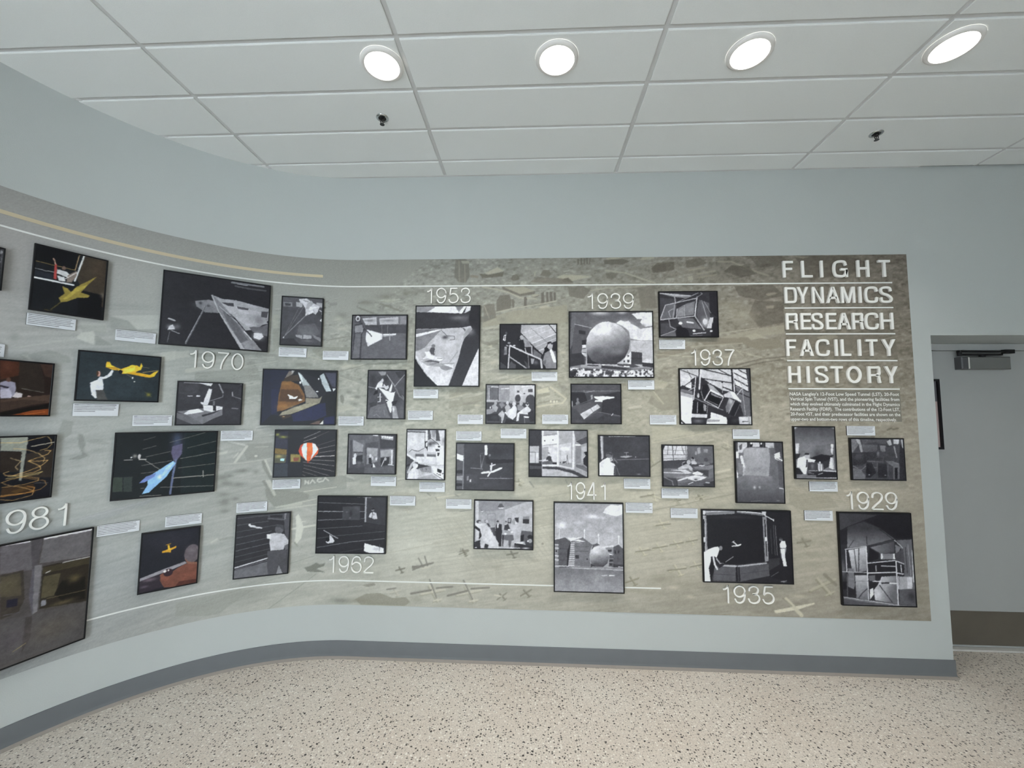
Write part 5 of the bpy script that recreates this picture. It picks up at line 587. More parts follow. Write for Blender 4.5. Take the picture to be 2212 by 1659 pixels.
"p #858b80@.4 1979 929 2065 913 2068 977 1982 1005;l #b8beb2@.6 4.7 1553 879 1615 872;l #aeb4a8@.6 3 1546 979 1613 1003;l #aeb4a8@.6 3.5 1976 1009 2071 1049;l #b2b8ac@.6 3.5 2008 1097 2019 1092;s #737970 .6 1922 1515 27 11;"
)

# ================================================================== the room
X_RIGHT = 5.2
# floor
mb = MB(); mb.box(-2.9, X_RIGHT + .1, Y_FRONT - .1, 3.7, -0.06, 0.0)
structure(mb.ob('floor', M['floor']))
# curved back and left wall: one continuous painted surface, with the wall over the door recess
ss = s_steps(-2.296 - 3.9, S_END, 0.03)
ob = wall_strip('wall_back', [(0, 0), (0, H_CEIL + .05)], ss, M['wall']); structure(ob)
z_lin = 1.63 + 0.5498
mb = MB(); xr = CX + S_END
mb.box(xr, X_RIGHT, YW, 3.14, z_lin, H_CEIL + .05)            # lintel block over the recess, underside is the soffit
mb.box(xr - 0.20, xr, YW + 0.0006, 3.24, 0.0, H_CEIL + .04)            # end of the mural wall, turning into the recess
structure(mb.ob('wall_recess', M['wall']))
mb = MB(); mb.box(xr, X_RIGHT + .1, 3.24, 3.30, 0, H_CEIL)
mb.box(3.76, X_RIGHT, 3.14, 3.24, 0, z_lin)
structure(mb.ob('wall_door_side', M['wall']))
mb = MB(); mb.box(X_RIGHT, X_RIGHT + .1, Y_FRONT, 3.24, 0, H_CEIL + .05); structure(mb.ob('wall_right', M['wall']))
# front wall with openings for the added, unseen windows behind the viewer
mb = MB(); xa = -2.9
for wx, ww, w0, w1 in ADDED_WINDOWS + [(X_RIGHT + 1, 2.0, 0, 1)]:
    mb.box(xa, min(wx - ww / 2, X_RIGHT), Y_FRONT - .1, Y_FRONT, 0, H_CEIL + .05); xa = wx + ww / 2
for wx, ww, w0, w1 in ADDED_WINDOWS:
    mb.box(wx - ww / 2, wx + ww / 2, Y_FRONT - .1, Y_FRONT, 0, w0); mb.box(wx - ww / 2, wx + ww / 2, Y_FRONT - .1, Y_FRONT, w1, H_CEIL + .05)
structure(mb.ob('wall_front', M['wall']))
for k, (wx, ww, w0, w1) in enumerate(ADDED_WINDOWS):
    mb = MB()
    for a, b, c, d in ((wx - ww / 2, wx - ww / 2 + .05, w0, w1), (wx + ww / 2 - .05, wx + ww / 2, w0, w1), (wx - ww / 2 + .05, wx + ww / 2 - .05, w0, w0 + .05), (wx - ww / 2 + .05, wx + ww / 2 - .05, w1 - .05, w1)):
        mb.box(a, b, Y_FRONT - .08, Y_FRONT - .02, c, d)
    o = structure(mb.ob('window_%d' % (k + 1), M['threshold']))  # frame of an added window, out of view, put here for the daylight
    mb = MB(); mb.box(wx - ww / 2 + .05, wx + ww / 2 - .05, Y_FRONT - .055, Y_FRONT - .045, w0 + .05, w1 - .05); mb.ob('pane', M['pane'], o)

# baseboard: rubber cove base with a toe, wrapping the end of the wall
prof = [(0.0, 0.109), (0.005, 0.109), (0.0065, 0.106), (0.0065, 0.030), (0.0085, 0.022), (0.013, 0.015)]
lip = [(0.013, 0.015), (0.0195, 0.010), (0.0225, 0.005), (0.023, 0.0)]
bs = s_steps(-2.296 - 3.9, S_END + .006, 0.03)
bb = structure(wall_strip('baseboard_back', prof, bs, M['base']))
wall_strip('toe_lip', lip, bs, M['base_lip'], parent=bb)
mb = MB(); e = xr
mb.box(e + .0008, e + .0065, YW - .006, 3.2, 0.012, .109); mb.ob('end_return', M['base'], bb)
mb = MB(); mb.box(e + .0008, e + .016, YW - .016, 3.2, 0, .012); mb.ob('toe_lip', M['base_lip'], bb)

# ceiling: plenum sheet, T-bars and drop-edge tiles one foot by four
GX0, GY0, TW, TL = -1.8393, 1.7148, 1.2192, 0.3048
mb = MB(); mb.box(-2.9, X_RIGHT + .1, Y_FRONT - .1, 3.24, H_CEIL + .040, H_CEIL + .06)
ceil = structure(mb.ob('ceiling', M['plenum']))
GAP = 0.0115
def tile_mesh(w, l):
    b = 0.004; z0, z1 = H_CEIL, H_CEIL + .012
    v = [(b, b, z0), (w - b, b, z0), (w - b, l - b, z0), (b, l - b, z0), (0, 0, z0 + .002), (w, 0, z0 + .002), (w, l, z0 + .002), (0, l, z0 + .002), (0, 0, z1), (w, 0, z1), (w, l, z1), (0, l, z1)]
    f = [(3, 2, 1, 0), (0, 1, 5, 4), (1, 2, 6, 5), (2, 3, 7, 6), (3, 0, 4, 7), (4, 5, 9, 8), (5, 6, 10, 9), (6, 7, 11, 10), (7, 4, 8, 11)]
    me = bpy.data.meshes.new('ceiling_tile'); me.from_pydata(v, [], f); me.update(); me.materials.append(M['tile']); return me
full = tile_mesh(TW - 2 * GAP, TL - 2 * GAP)
last = tile_mesh(TW - 2 * GAP, YW - .018 - (GY0 + 3 * TL + GAP))
cols = range(-1, 6); rows = range(-14, 4)
for c in cols:
    for r in rows:
        x = GX0 + c * TW; y = GY0 + r * TL
        if c == -1 and y < YW - RW - 1.5 and False: continue
        t = bpy.data.objects.new('ceiling_tile', last if r == 3 else full); link(t, ceil); t.location = (x + GAP, y + GAP, 0)
for r in range(-14, 4):
    y = GY0 + r * TL; mb = MB(); mb.box(-2.85, X_RIGHT, y - .012, y + .012, H_CEIL + .008, H_CEIL + .032); mb.ob('grid_bar', M['bar'], ceil)
for c in range(0, 6):
    x = GX0 + c * TW; mb = MB(); mb.box(x - .012, x + .012, Y_FRONT, YW, H_CEIL + .0075, H_CEIL + .031); mb.ob('grid_bar', M['bar'], ceil)
tr = structure(wall_strip('trim_1', [(0.0, H_CEIL + .004), (0.018, H_CEIL + .004), (0.018, H_CEIL + .010)], ss, M['bar']))

# ================================================================== door in the recess
yd = 3.16
do = structure(empty('door_1', ((xr + .04 + 3.70) / 2, yd, 0)))
ox, oy = do.location.x, do.location.y
def dbox(name, mat, parent, x0, x1, y0, y1, z0, z1):
    mb = MB(); mb.bevel_box(x0 - ox, x1 - ox, y0 - oy, y1 - oy, z0, z1, 0.0015); return mb.ob(name, mat, parent)
dbox('door_leaf', M['door'], do, xr + .052, 3.69, yd, yd + .045, .016, z_lin - .052)
dbox('frame_head', M['door_frame'], do, xr + .002, 3.75, yd - .020, yd + .06, z_lin - .050, z_lin - .001)
dbox('frame_jamb', M['door_frame'], do, xr + .002, xr + .050, yd - .020, yd + .06, 0, z_lin - .0505)
dbox('frame_jamb', M['door_frame'], do, 3.692, 3.75, yd - .020, yd + .06, 0, z_lin - .0505)
dbox('kick_plate', M['kick'], do, xr + .06, 3.68, yd - .003, yd - .0005, .030, .262)
dbox('threshold', M['threshold'], do, xr + .05, 3.69, yd - .035, yd + .03, 0.001, .014)
# door closer: body with a dark end cap, arms folded above it
cl = empty('door_closer', (3.30, yd, 1.63 + .355)); tag(cl, 'grey door closer with folded black arms at the top of the door', 'door closer')
mb = MB(); mb.bevel_box(-.105, .19, -.058, -.002, 0.0, .092, .006); mb.ob('body', M['closer'], cl)
mb = MB(); mb.bevel_box(-.150, -.1065, -.056, -.002, .001, .091, .006); mb.ob('end_cap', M['closer_cap'], cl)
mb = MB(); mb.box(-.1085, -.1005, -.0600, -.0585, .004, .088); mb.ob('edge_strip', M['threshold'], cl)
mb = MB(); mb.lathe([(.018, .0925), (.018, .104), (.012, .108)], .02, -.03, 16); mb.ob('spindle', M['dark_metal'], cl)
mb = MB(); mb.box(-.145, .150, -.046, -.018, .104, .116); mb.ob('arm', M['dark_metal'], cl)
mb = MB(); mb.box(-.165, .185, -.060, -.036, .124, .134); mb.lathe([(.014, .100), (.014, .140)], -.150, -.042, 14); mb.ob('arm', M['dark_metal'], cl)
mb = MB(); mb.box(.165, .230, -.050, -.0205, .118, .146); mb.ob('bracket', M['dark_metal'], cl)
# framed notice on the door, mostly behind the wall corner
nt = empty('framed_notice', (2.879, yd, 1.63 - .230)); tag(nt, 'narrow black framed notice on the grey door, half hidden by the wall corner', 'notice')
mb = MB(); hw, hh, t = .137, .515, .016
mb.box(-hw, -hw + t, -.022, -.0005, 0, hh); mb.box(hw - t, hw, -.022, -.0005, 0, hh)
mb.box(-hw + t, hw - t, -.022, -.0005, 0, t); mb.box(-hw + t, hw - t, -.022, -.0005, hh - t, hh); mb.ob('frame', M['frame'], nt)
mb = MB(); mb.box(-hw + t, hw - t, -.010, -.001, t, hh * .68); mb.ob('lower_sheet', M['paper_pink'], nt)
mb = MB(); mb.box(-hw + t, hw - t, -.0105, -.001, hh * .68, hh - t); mb.ob('upper_sheet', M['paper_grey'], nt)

# ================================================================== downlights and sprinklers
def downlight(x, y, label):
    o = empty('disc_downlight', (x, y, H_CEIL)); tag(o, label, 'downlight', 'round disc downlights in the ceiling')
    mb = MB(); mb.lathe([(.103, -.0005), (.103, -.004), (.098, -.010), (.087, -.015), (.083, -.0135)], 0, 0, 48, cap=False); mb.ob('trim_ring', M['trim'], o, True)
    mb = MB(); mb.lathe([(.0835, -.0135), (.078, -.0150), (.060, -.0160), (.03, -.0165), (.004, -.0168)], 0, 0, 48); l = mb.ob('lens', M['lens'], o, True)
    ld = bpy.data.lights.new('lamp', 'AREA'); ld.shape = 'DISK'; ld.size = .15; ld.energy = LAMP; ld.color = (1.0, 0.95, 0.87); ld.spread = math.radians(SPREAD)
    lo = link(bpy.data.objects.new('lamp', ld), o); lo.location = (0, 0, -.019)
    return o
LX = [-0.734, 0.1225, 1.031, 1.950]
names = ['round lit downlight left of the second ceiling grid line, leftmost in view', 'round lit downlight second from the left in view',
         'round lit downlight third from the left in view', 'round lit downlight nearest the right side, above the title block']
for x, n in zip(LX, names): downlight(x, 1.853, n)
def sprinkler(x, y, label):
    o = empty('fire_sprinkler', (x, y, H_CEIL)); tag(o, label, 'sprinkler', 'ceiling fire sprinklers')
    mb = MB(); mb.lathe([(.036, -.0004), (.036, -.003), (.030, -.006), (.024, -.007), (.022, -.003)], 0, 0, 36, cap=False); mb.ob('escutcheon', M['steel'], o, True)
    mb = MB(); mb.lathe([(.0215, -.001), (.0215, -.0045), (.012, -.005)], 0, 0, 28); mb.ob('cup', M['dark_steel'], o)
    mb = MB(); mb.lathe([(.011, -.005), (.011, -.016), (.008, -.018)], 0, 0, 16); mb.ob('body', M['dark_steel'], o)
    for sgn in (-1, 1):
        mb = MB(); mb.tube((sgn * .010, 0, -.014), (sgn * .011, 0, -.026), .0022); mb.tube((sgn * .011, 0, -.026), (sgn * .003, 0, -.040), .0022); mb.ob('yoke_arm', M['dark_steel'], o)
    mb = MB(); mb.tube((0, 0, -.017), (0, 0, -.034), .0018); mb.ob('glass_bulb', M['dark_steel'], o)
    mb = MB(); mb.lathe([(.004, -.0385), (.0125, -.040), (.0135, -.0415)], 0, 0, 18); mb.ob('deflector', M['dark_steel'], o)
sprinkler(-0.8656, 2.2135, 'small steel fire sprinkler between the two leftmost downlights and the wall')
sprinkler(2.0938, 2.4526, 'small steel fire sprinkler on the right, below the rightmost downlight')

# ================================================================== the mural
S0, S1, ZB, ZT = -2.7, 3.7649, 0.3414, 2.737
STEP = 5.6
wm, hm = (S1 - S0) * 1000, (ZT - ZB) * 1000
ink = Ink(wm, hm, STEP, 11)
TS = [-2.7, -1.83, -1.27, -0.55, 0.43, 1.38, 2.34, 3.28, 3.80]
TZ = [2.737, 2.45, 2.0, 1.55, 1.1, 0.7, 0.33]
TC = np.array([
 [(142,143,138),(142,143,138),(140,142,136),(138,140,132),(136,138,128),(134,134,122),(126,122,108),(116,108,92),(113,104,90)],
 [(158,157,154),(158,157,154),(158,162,156),(150,155,147),(140,143,132),(140,141,127),(136,132,116),(122,114,98),(118,110,94)],
 [(163,166,163),(163,166,163),(158,166,160),(152,158,148),(154,158,142),(156,156,137),(150,146,126),(136,129,110),(130,122,104)],
 [(160,168,166),(160,168,166),(164,171,165),(158,164,156),(166,169,152),(167,167,145),(166,162,140),(158,150,128),(150,142,122)],
 [(158,166,164),(158,166,164),(160,167,161),(154,159,151),(171,174,157),(177,176,154),(177,173,149),(171,164,141),(158,150,130)],
 [(146,154,156),(146,154,156),(149,157,155),(160,165,156),(179,181,164),(179,177,157),(171,166,144),(164,157,135),(151,144,125)],
 [(136,143,144),(136,143,144),(144,149,145),(164,167,154),(164,165,149),(157,155,137),(149,145,127),(144,137,119),(139,131,113)]], float)
TC = TC.mean(2, keepdims=True) * 0.35 + TC * 0.65 + np.array((1.0, 1.0, 2.0))
sx = S0 + (np.arange(ink.W) + .5) / ink.W * (S1 - S0); zz = ZT - (np.arange(ink.H) + .5) / ink.H * (ZT - ZB)
rowc = np.stack([np.stack([np.interp(sx, TS, TC[i, :, c]) for c in range(3)], -1) for i in range(len(TZ))], 0)
zi = np.interp(zz[::1], TZ[::-1], np.arange(len(TZ))[::-1])
i0 = np.clip(zi.astype(int), 0, len(TZ) - 2); fz = (zi - i0)[:, None, None]
ink.im = rowc[i0] * (1 - fz) + rowc[i0 + 1] * fz
# printed ground texture: streaks that run with the streets, tree and house blotches on the right
H_, W_ = ink.H, ink.W
def sheared(n, k):
    out = np.empty_like(n); H = n.shape[0]
    for x in range(n.shape[1]): out[:, x] = np.roll(n[:, x], int(k * x) % H)
    return out
k = ink.k
st = sheared(vnoise(H_, W_, 9 * k, 110 * k, ink.rng), -0.16) + .7 * sheared(vnoise(H_, W_, 22 * k, 260 * k, ink.rng), -0.22)
bl = vnoise(H_, W_, 16 * k, 26 * k, ink.rng) + .6 * vnoise(H_, W_, 7 * k, 11 * k, ink.rng)
lo = vnoise(H_, W_, 120 * k, 170 * k, ink.rng)
SX, ZZ = np.meshgrid(sx, zz)
water = np.clip((ZZ - 2.50 + np.clip((SX - .25) * .9, -.25, .4) * -1) / .05, 0, 1) * np.clip((1.1 - SX) / .5, 0, 1)
land = 1 - water
town = np.clip((ZZ - 1.0) / .9, 0, 1) * np.clip((SX + .9) / 1.0, 0, 1)
left = np.clip((-SX + .2) / 1.2, 0, 1)
tone = 12 * st * (1 - .45 * town) + 15 * bl * town + 9 * bl * (1 - town) * (1 - .6 * left) + 8 * lo
hi = np.clip((bl - .28) * 6, 0, 1) * town * 10
lowc = np.clip((-bl - .22) * 6, 0, 1) * town * -9
ink.im += ((tone + hi + lowc) * land)[..., None]
# scattered small roofs, gardens and trees of the printed town
rg = np.random.default_rng(77)
def skew(x, y, w, h, k1, c, al):
    P_ = np.array([(x, y), (x + w, y - w * k1), (x + w + h * .5, y - w * k1 + h), (x + h * .5, y + h)]) * [ink.kx, ink.ky]
    r = ink.pmask(P_)
    if r: ink.blend(r[0], r[1] * al, c)
def local(x, y): return ink.im[min(max(int(y * ink.ky), 0), ink.H - 1), min(max(int(x * ink.kx), 0), ink.W - 1)].copy()
n_ = 0
while n_ < 520:
    s_ = rg.uniform(-1.0, 3.75); z_ = rg.uniform(1.15, 2.72) 
    if rg.random() > (0.25 + .75 * np.clip((z_ - 1.2) / .8, 0, 1)): continue
    if z_ > 2.47 and s_ < .6 + rg.uniform(-.1, .5): continue
    n_ += 1; x_, y_ = (s_ - S0) * 1000, (ZT - z_) * 1000; per = .55 + .6 * (2.737 - z_)
    w_ = rg.uniform(22, 75) * per; h_ = rg.uniform(6, 18) * per; kk = rg.choice([.16, .24, -.30], p=[.5, .3, .2])
    c_ = local(x_, y_); d = rg.uniform(10, 26)
    skew(x_, y_ + h_ * .6, w_, h_, kk, c_ - d, .55); skew(x_, y_, w_, h_ * .8, kk, c_ + d * rg.choice([1, .7, -.6]), .75)
for q in range(900):
    s_ = rg.uniform(-.9, 3.75); z_ = rg.uniform(1.25, 2.72)
    if rg.random() > np.clip((z_ - 1.2) / .9, .1, 1): continue
    if z_ > 2.47 and s_ < .6 + rg.uniform(-.1, .5): continue
    x_, y_ = (s_ - S0) * 1000, (ZT - z_) * 1000; c_ = local(x_, y_) - rg.uniform(14, 30)
    ink.line(np.array([(x_, y_), (x_ + rg.uniform(2, 16), y_ - rg.uniform(0, 6))]) * [ink.kx, ink.ky], rg.uniform(5, 11), c_, .6)
for q in range(46):
    s_ = rg.uniform(-1.2, 3.4); z_ = rg.uniform(.8, 2.65); x_, y_ = (s_ - S0) * 1000, (ZT - z_) * 1000; L_ = rg.uniform(180, 700); kk = rg.choice([.16, .22, .28, -.35])
    if z_ > 2.40 and s_ < 1.2: continue
    c_ = local(x_, y_) + rg.choice([-13, 15, 15]); ink.line(np.array([(x_, y_), (x_ + L_, y_ - L_ * kk)]) * [ink.kx, ink.ky], rg.uniform(4, 9), c_, .5)
# expansion joints of the concrete apron
for (a0, a1, b0, b1) in ((1.95, 2.90, .62, 1.22), (1.02, 1.60, .62, 1.05), (2.95, 3.45, .98, 1.16), (.55, 1.15, .55, .92)):
    for t_ in np.arange(0, 1, .07):
        x0_, x1_ = (a0 - S0) * 1000, (a1 - S0) * 1000; yy_ = (ZT - (b0 + (b1 - b0) * t_)) * 1000
        ink.line(np.array([(x0_, yy_), (x1_, yy_ - (x1_ - x0_) * .15)]) * [ink.kx, ink.ky], 4, local(x0_ + 60, yy_) - 20, .45)
    for t_ in np.arange(0, 1, .06):
        xx_ = (a0 + (a1 - a0) * t_ - S0) * 1000; y0_, y1_ = (ZT - b0) * 1000 - 60, (ZT - b1) * 1000 + 20
        ink.line(np.array([(xx_, y1_ - 30), (xx_ + (y0_ - y1_) * .8, y0_ - 30)]) * [ink.kx, ink.ky], 4, local(xx_, (y0_ + y1_) / 2) - 20, .4)
NEUTRAL = True; ink.run(MURAL_OPS); NEUTRAL = False
rgb = ink.done(2.2)
us = np.linspace(S0, S1, ink.nx); vs = np.linspace(ZT, ZB, ink.ny)
P = np.array([wpos(s, 0, .0022) for s in us])
X = np.tile(P[:, 0], (ink.ny, 1)); Y = np.tile(P[:, 1], (ink.ny, 1)); Z = np.tile(vs[:, None], (1, ink.nx))
mural = grid_mesh('wall_mural', X, Y, Z, rgb, M['mural'], None, gain=np.array((1.26, 1.22, 1.20)), smooth=True)
tag(mural, 'large faded aerial view mural of an airfield covering the curved wall', 'mural')
del ink, X, Y, Z, SX, ZZ, st, bl, lo
def flat_line(name, s0, s1, z0, z1, mat, off=.0040, parent=None):
    return wall_strip(name, [(.0023, z0), (off, z0), (off, z1), (.0023, z1)], s_steps(s0, s1, .03), mat, parent=parent, smooth=False)
flat_line('white_line', -2.68, 3.660, 2.5360, 2.5450, M['line_white'], parent=mural)
flat_line('tan_stripe', -2.68, -0.272, 2.601, 2.6205, M['line_tan'], parent=mural)
flat_line('white_line', -1.46, 2.077, 0.4965, 0.5045, M['line_white'], parent=mural)
for a, b, z in RULES: flat_line('title_rule', a, b, z - .0045, z + .0045, M['line_white'], off=.006, parent=mural)

# printed introduction: grey panel with six justified lines
tp = flat_line('text_panel', 2.950, 3.665, 1.602, 1.806, M['text_panel'], off=.0034, parent=mural)
LINES = ["NASA Langley's 12-Foot Low Speed Tunnel (LST), 20-Foot", "Vertical Spin Tunnel (VST), and the pioneering facilities from",
         "which they evolved ultimately culminated in the Flight Dynamics", "Research Facility (FDRF).  The contributions of the 12-Foot LST,",
         "20-Foot VST, and their predecessor facilities are shown on the", "upper-two and bottom-two rows of this timeline, respectively."]
dg = None
for i, t in enumerate(LINES):
    cu = bpy.data.curves.new('text_line', 'FONT'); cu.body = t; cu.size = 0.0305; cu.resolution_u = 2; cu.offset = 0.0005
    to = bpy.data.objects.new('text_line', cu); COL.objects.link(to)
    bpy.context.view_layer.update()
    me = bpy.data.meshes.new_from_object(to.evaluated_get(bpy.context.evaluated_depsgraph_get()))
    COL.objects.unlink(to); bpy.data.objects.remove(to)
    n = len(me.vertices); co = np.empty(n * 3); me.vertices.foreach_get('co', co); co = co.reshape(-1, 3)
    w0, w1 = co[:, 0].min(), co[:, 0].max(); wid = (3.657 - 2.953) * (1 if i < 5 else .965)
    u = 2.953 + (co[:, 0] - w0) / (w1 - w0) * wid; v = 1.7825 - i * .0335 - .0095 + co[:, 1]
    out = np.stack([CX + u, np.full(n, YW - .0040), v], -1)
    me.vertices.foreach_set('co', out.ravel()); me.update(); me.materials.clear(); me.materials.append(M['text'])
    link(bpy.data.objects.new('text_line', me), tp)

# ================================================================== framed photographs
T_BACK, T_FRONT, BORD = 0.008, 0.026, 0.0075
def board_pose(s0, s1, off):
    a = Vector(wpos(s0, 0, off)); b = Vector(wpos(s1, 0, off)); d = b - a
    return (a + b) / 2, d.length, math.atan2(d.y, d.x)
for i, (s0, s1, zb, zt, label, ops) in enumerate(PICS):
    c, W, rz = board_pose(s0, s1, T_FRONT); H = zt - zb
    o = empty('framed_photograph', (c.x, c.y, zb), rz)
    tag(o, label, 'photograph')
    hw = W / 2; D = T_FRONT - T_BACK; mb = MB()
    # frame: black box sides with a narrow chamfered face around the recessed print
    b = BORD; ch = 0.0012; r = 0.0012
    ring = [(-hw, D, 0), (hw, D, 0), (hw, D, H), (-hw, D, H)]
    def rr(e, y): return [(-hw + e, y, e), (hw - e, y, e), (hw - e, y, H - e), (-hw + e, y, H - e)]
    loops = [rr(0, D), rr(0, ch), rr(ch, 0), rr(b - ch, 0), rr(b, r), rr(b, r + .002)]
    v = [p for l in loops for p in l]; f = []
    for j in range(len(loops) - 1):
        for q in range(4):
            q2 = (q + 1) % 4; f.append([j * 4 + q, j * 4 + q2, j * 4 + 4 + q2, j * 4 + 4 + q])
    f.append([3, 2, 1, 0]); n = len(v)
    mesh_ob('frame', v, f, M['frame'], o)
    sp = [(-hw * .6, hw * .6)]
    mb = MB(); mb.box(-hw * .7, hw * .7, D + .0002, D + T_BACK - .0026 + 0.0, H * .12, H * .88)
    if s0 > 0: mb.ob('standoff', M['frame'], o)
    step = 3.0 if s0 > -0.8 else 2.6
    ink = Ink(W * 1000, H * 1000, step, 100 + i); ink.run(ops); ink.texture(); rgb = ink.done(1.6)
    ux = np.linspace(-hw, hw, ink.nx); vz = np.linspace(H, 0, ink.ny)
    ix = np.where((ux > -hw + b) & (ux < hw - b))[0]; iz = np.where((vz > b) & (vz < H - b))[0]
    ux = ux[ix].copy(); vz = vz[iz].copy(); ux[0] = -hw + b; ux[-1] = hw - b; vz[0] = H - b; vz[-1] = b
    X, Z = np.meshgrid(ux, vz); Y = np.full_like(X, r + .0008)
    grid_mesh('print', X, Y, Z, rgb[np.ix_(iz, ix)], M['photo'], o)

# ================================================================== caption plaques
C_BACK, C_FRONT = 0.0030, 0.010
for i, (s0, s1, zb, zt, label) in enumerate(CAPTIONS):
    c, W, rz = board_pose(s0, s1, C_FRONT); H = zt - zb; hw = W / 2; D = C_FRONT - C_BACK
    o = empty('caption_plaque', (c.x, c.y, zb), rz); tag(o, label, 'caption')
    mb = MB(); mb.box(-hw, hw, .0006, D, 0, H); mb.ob('board', M['caption_side'], o)
    ink = Ink(W * 1000, H * 1000, 1.5, 500 + i); rg = ink.rng
    ink.im[:] = (206, 208, 212)
    nl = int(rg.integers(5, 7)); y = 7.0; x1m = W * 1000 - 8
    for L in range(nl):
        x = 7.0; end = x1m - rg.uniform(0, 14) if L < nl - 1 else rg.uniform(.35, .8) * x1m
        first = L == 0
        while x < end:
            wl = rg.uniform(4, 17); x2 = min(x + wl, end)
            dark = 70 if (first and x < 10) else rg.uniform(96, 132)
            ink.line(np.array([[x, y], [x2, y]]) * [ink.kx, ink.ky], 3.4, np.array((dark, dark, dark + 4.0)), .85)
            x = x2 + 2.2
        y += 8.6
    ink.im += (vnoise(ink.H, ink.W, 2.2, 2.2, ink.rng) * 26 * (ink.im[..., 0] < 190))[..., None]
    rgb = ink.done(1.0)
    X, Z = np.meshgrid(np.linspace(-hw, hw, ink.nx), np.linspace(H, 0, ink.ny))
    grid_mesh('face', X, np.zeros_like(X), Z, rgb, M['caption'], o, gain=1.22)

# ================================================================== raised lettering
def catmull(P, n=9):
    P = [np.array(p, float) for p in P]; Q = [2 * P[0] - P[1]] + P + [2 * P[-1] - P[-2]]; out = []
    for i in range(1, len(Q) - 2):
        p0, p1, p2, p3 = Q[i - 1:i + 3]
        for t in np.linspace(0, 1, n, endpoint=False):
            out.append(.5 * (2 * p1 + (p2 - p0) * t + (2 * p0 - 5 * p1 + 4 * p2 - p3) * t * t + (3 * p1 - p0 - 3 * p2 + p3) * t ** 3))
    out.append(P[-1]); return out
def ell(cx, cy, rx, ry, n=40): return [np.array((cx + rx * math.cos(a), cy + ry * math.sin(a))) for a in np.linspace(0, 2 * math.pi, n + 1)]
class Glyph:
    # builds extruded strokes and plates in (s, z) on the wall
    def __init__(self, org, back, front): self.v = []; self.f = []; self.o = org; self.b = back; self.t = front
    def pt(self, s, z, off): p = wpos(s, z, off); self.v.append((p[0] - self.o[0], p[1] - self.o[1], p[2] - self.o[2]))
    def stroke(self, pts, w):
        pts = [np.array(p, float) for p in pts]; n = len(pts); closed = np.allclose(pts[0], pts[-1]); base = len(self.v)
        for i in range(n):
            a = pts[i - 1] if i > 0 else (pts[-2] if closed else None); c = pts[i + 1] if i < n - 1 else (pts[1] if closed else None)
            d1 = None if a is None else (pts[i] - a) / max(np.linalg.norm(pts[i] - a), 1e-9)
            d2 = None if c is None else (c - pts[i]) / max(np.linalg.norm(c - pts[i]), 1e-9)
            if d1 is None: d1 = d2
            if d2 is None: d2 = d1
            n1 = np.array((-d1[1], d1[0])); n2 = np.array((-d2[1], d2[0])); m_ = n1 + n2; m_ /= max(np.linalg.norm(m_), 1e-9)
            ln = min(w / 2 / max(m_ @ n1, .35), w * 1.4)
            L, R = pts[i] + m_ * ln, pts[i] - m_ * ln; e = w * .10
            self.pt(L[0], L[1], self.b); Lf = pts[i] + m_ * (ln - e); Rf = pts[i] - m_ * (ln - e)
            self.pt(L[0], L[1], self.t - .0012); self.pt(Lf[0], Lf[1], self.t); self.pt(Rf[0], Rf[1], self.t); self.pt(R[0], R[1], self.t - .0012); self.pt(R[0], R[1], self.b)
        for i in range(n - 1):
            a = base + i * 6; c = a + 6
            for j in range(5): self.f.append([a + j, a + j + 1, c + j + 1, c + j])
        if not closed:
            a = base; self.f.append([a + 5, a + 4, a + 3, a + 2, a + 1, a]); a = base + (n - 1) * 6; self.f.append([a, a + 1, a + 2, a + 3, a + 4, a + 5])
    def plate(self, poly):
        base = len(self.v); n = len(poly)
        for x, z in poly: self.pt(x, z, self.t)
        for x, z in poly: self.pt(x, z, self.b)
        self.f.append([base + i for i in range(n)])
        for i in range(n): j = (i + 1) % n; self.f.append([base + i, base + n + i, base + n + j, base + j])
    def ob(self, name, parent): return mesh_ob(name, self.v, self.f, M['letter'], parent)
DIG = {
 '1': [('p', [(.20, .765), (.30, .775), (.39, .825), (.455, .91), (.485, 1.0)]), ('r', [(.485, 1.0), (.485, 0)])],
 '9': [('e', (.335, .665, .295, .30)), ('p', [(.630, .64), (.622, .42), (.55, .17), (.42, .055), (.30, .035), (.16, .085), (.07, .25)])],
 '5': [('r', [(.60, .965), (.17, .965), (.105, .49)]), ('p', [(.105, .49), (.20, .585), (.345, .62), (.53, .555), (.645, .345), (.575, .13), (.345, .035), (.14, .095), (.045, .26)])],
 '3': [('p', [(.075, .70), (.12, .875), (.325, .965), (.52, .90), (.585, .755), (.50, .58), (.27, .53)]), ('p', [(.27, .53), (.54, .49), (.645, .29), (.56, .105), (.335, .035), (.12, .105), (.04, .28)])],
 '2': [('p', [(.07, .66), (.12, .87), (.335, .965), (.55, .885), (.62, .70), (.50, .48), (.26, .28), (.10, .12), (.05, .035)]), ('r', [(.05, .035), (.655, .035)])],
 '7': [('r', [(.05, .965), (.64, .965)]), ('p', [(.64, .965), (.47, .74), (.34, .48), (.265, .24), (.24, 0)])],
 '0': [('e', (.345, .50, .30, .465))],
 '4': [('r', [(.47, 1.0), (.05, .27), (.665, .27)]), ('r', [(.49, 1.0), (.49, 0)])],
 '8': [('e', (.345, .755, .245, .21)), ('e', (.345, .29, .30, .255))],
}
DIG['6'] = [(k, (.69 - v[0], 1 - v[1], v[2], v[3]) if k == 'e' else [(.69 - x, 1 - y) for x, y in v]) for k, v in DIG['9']]
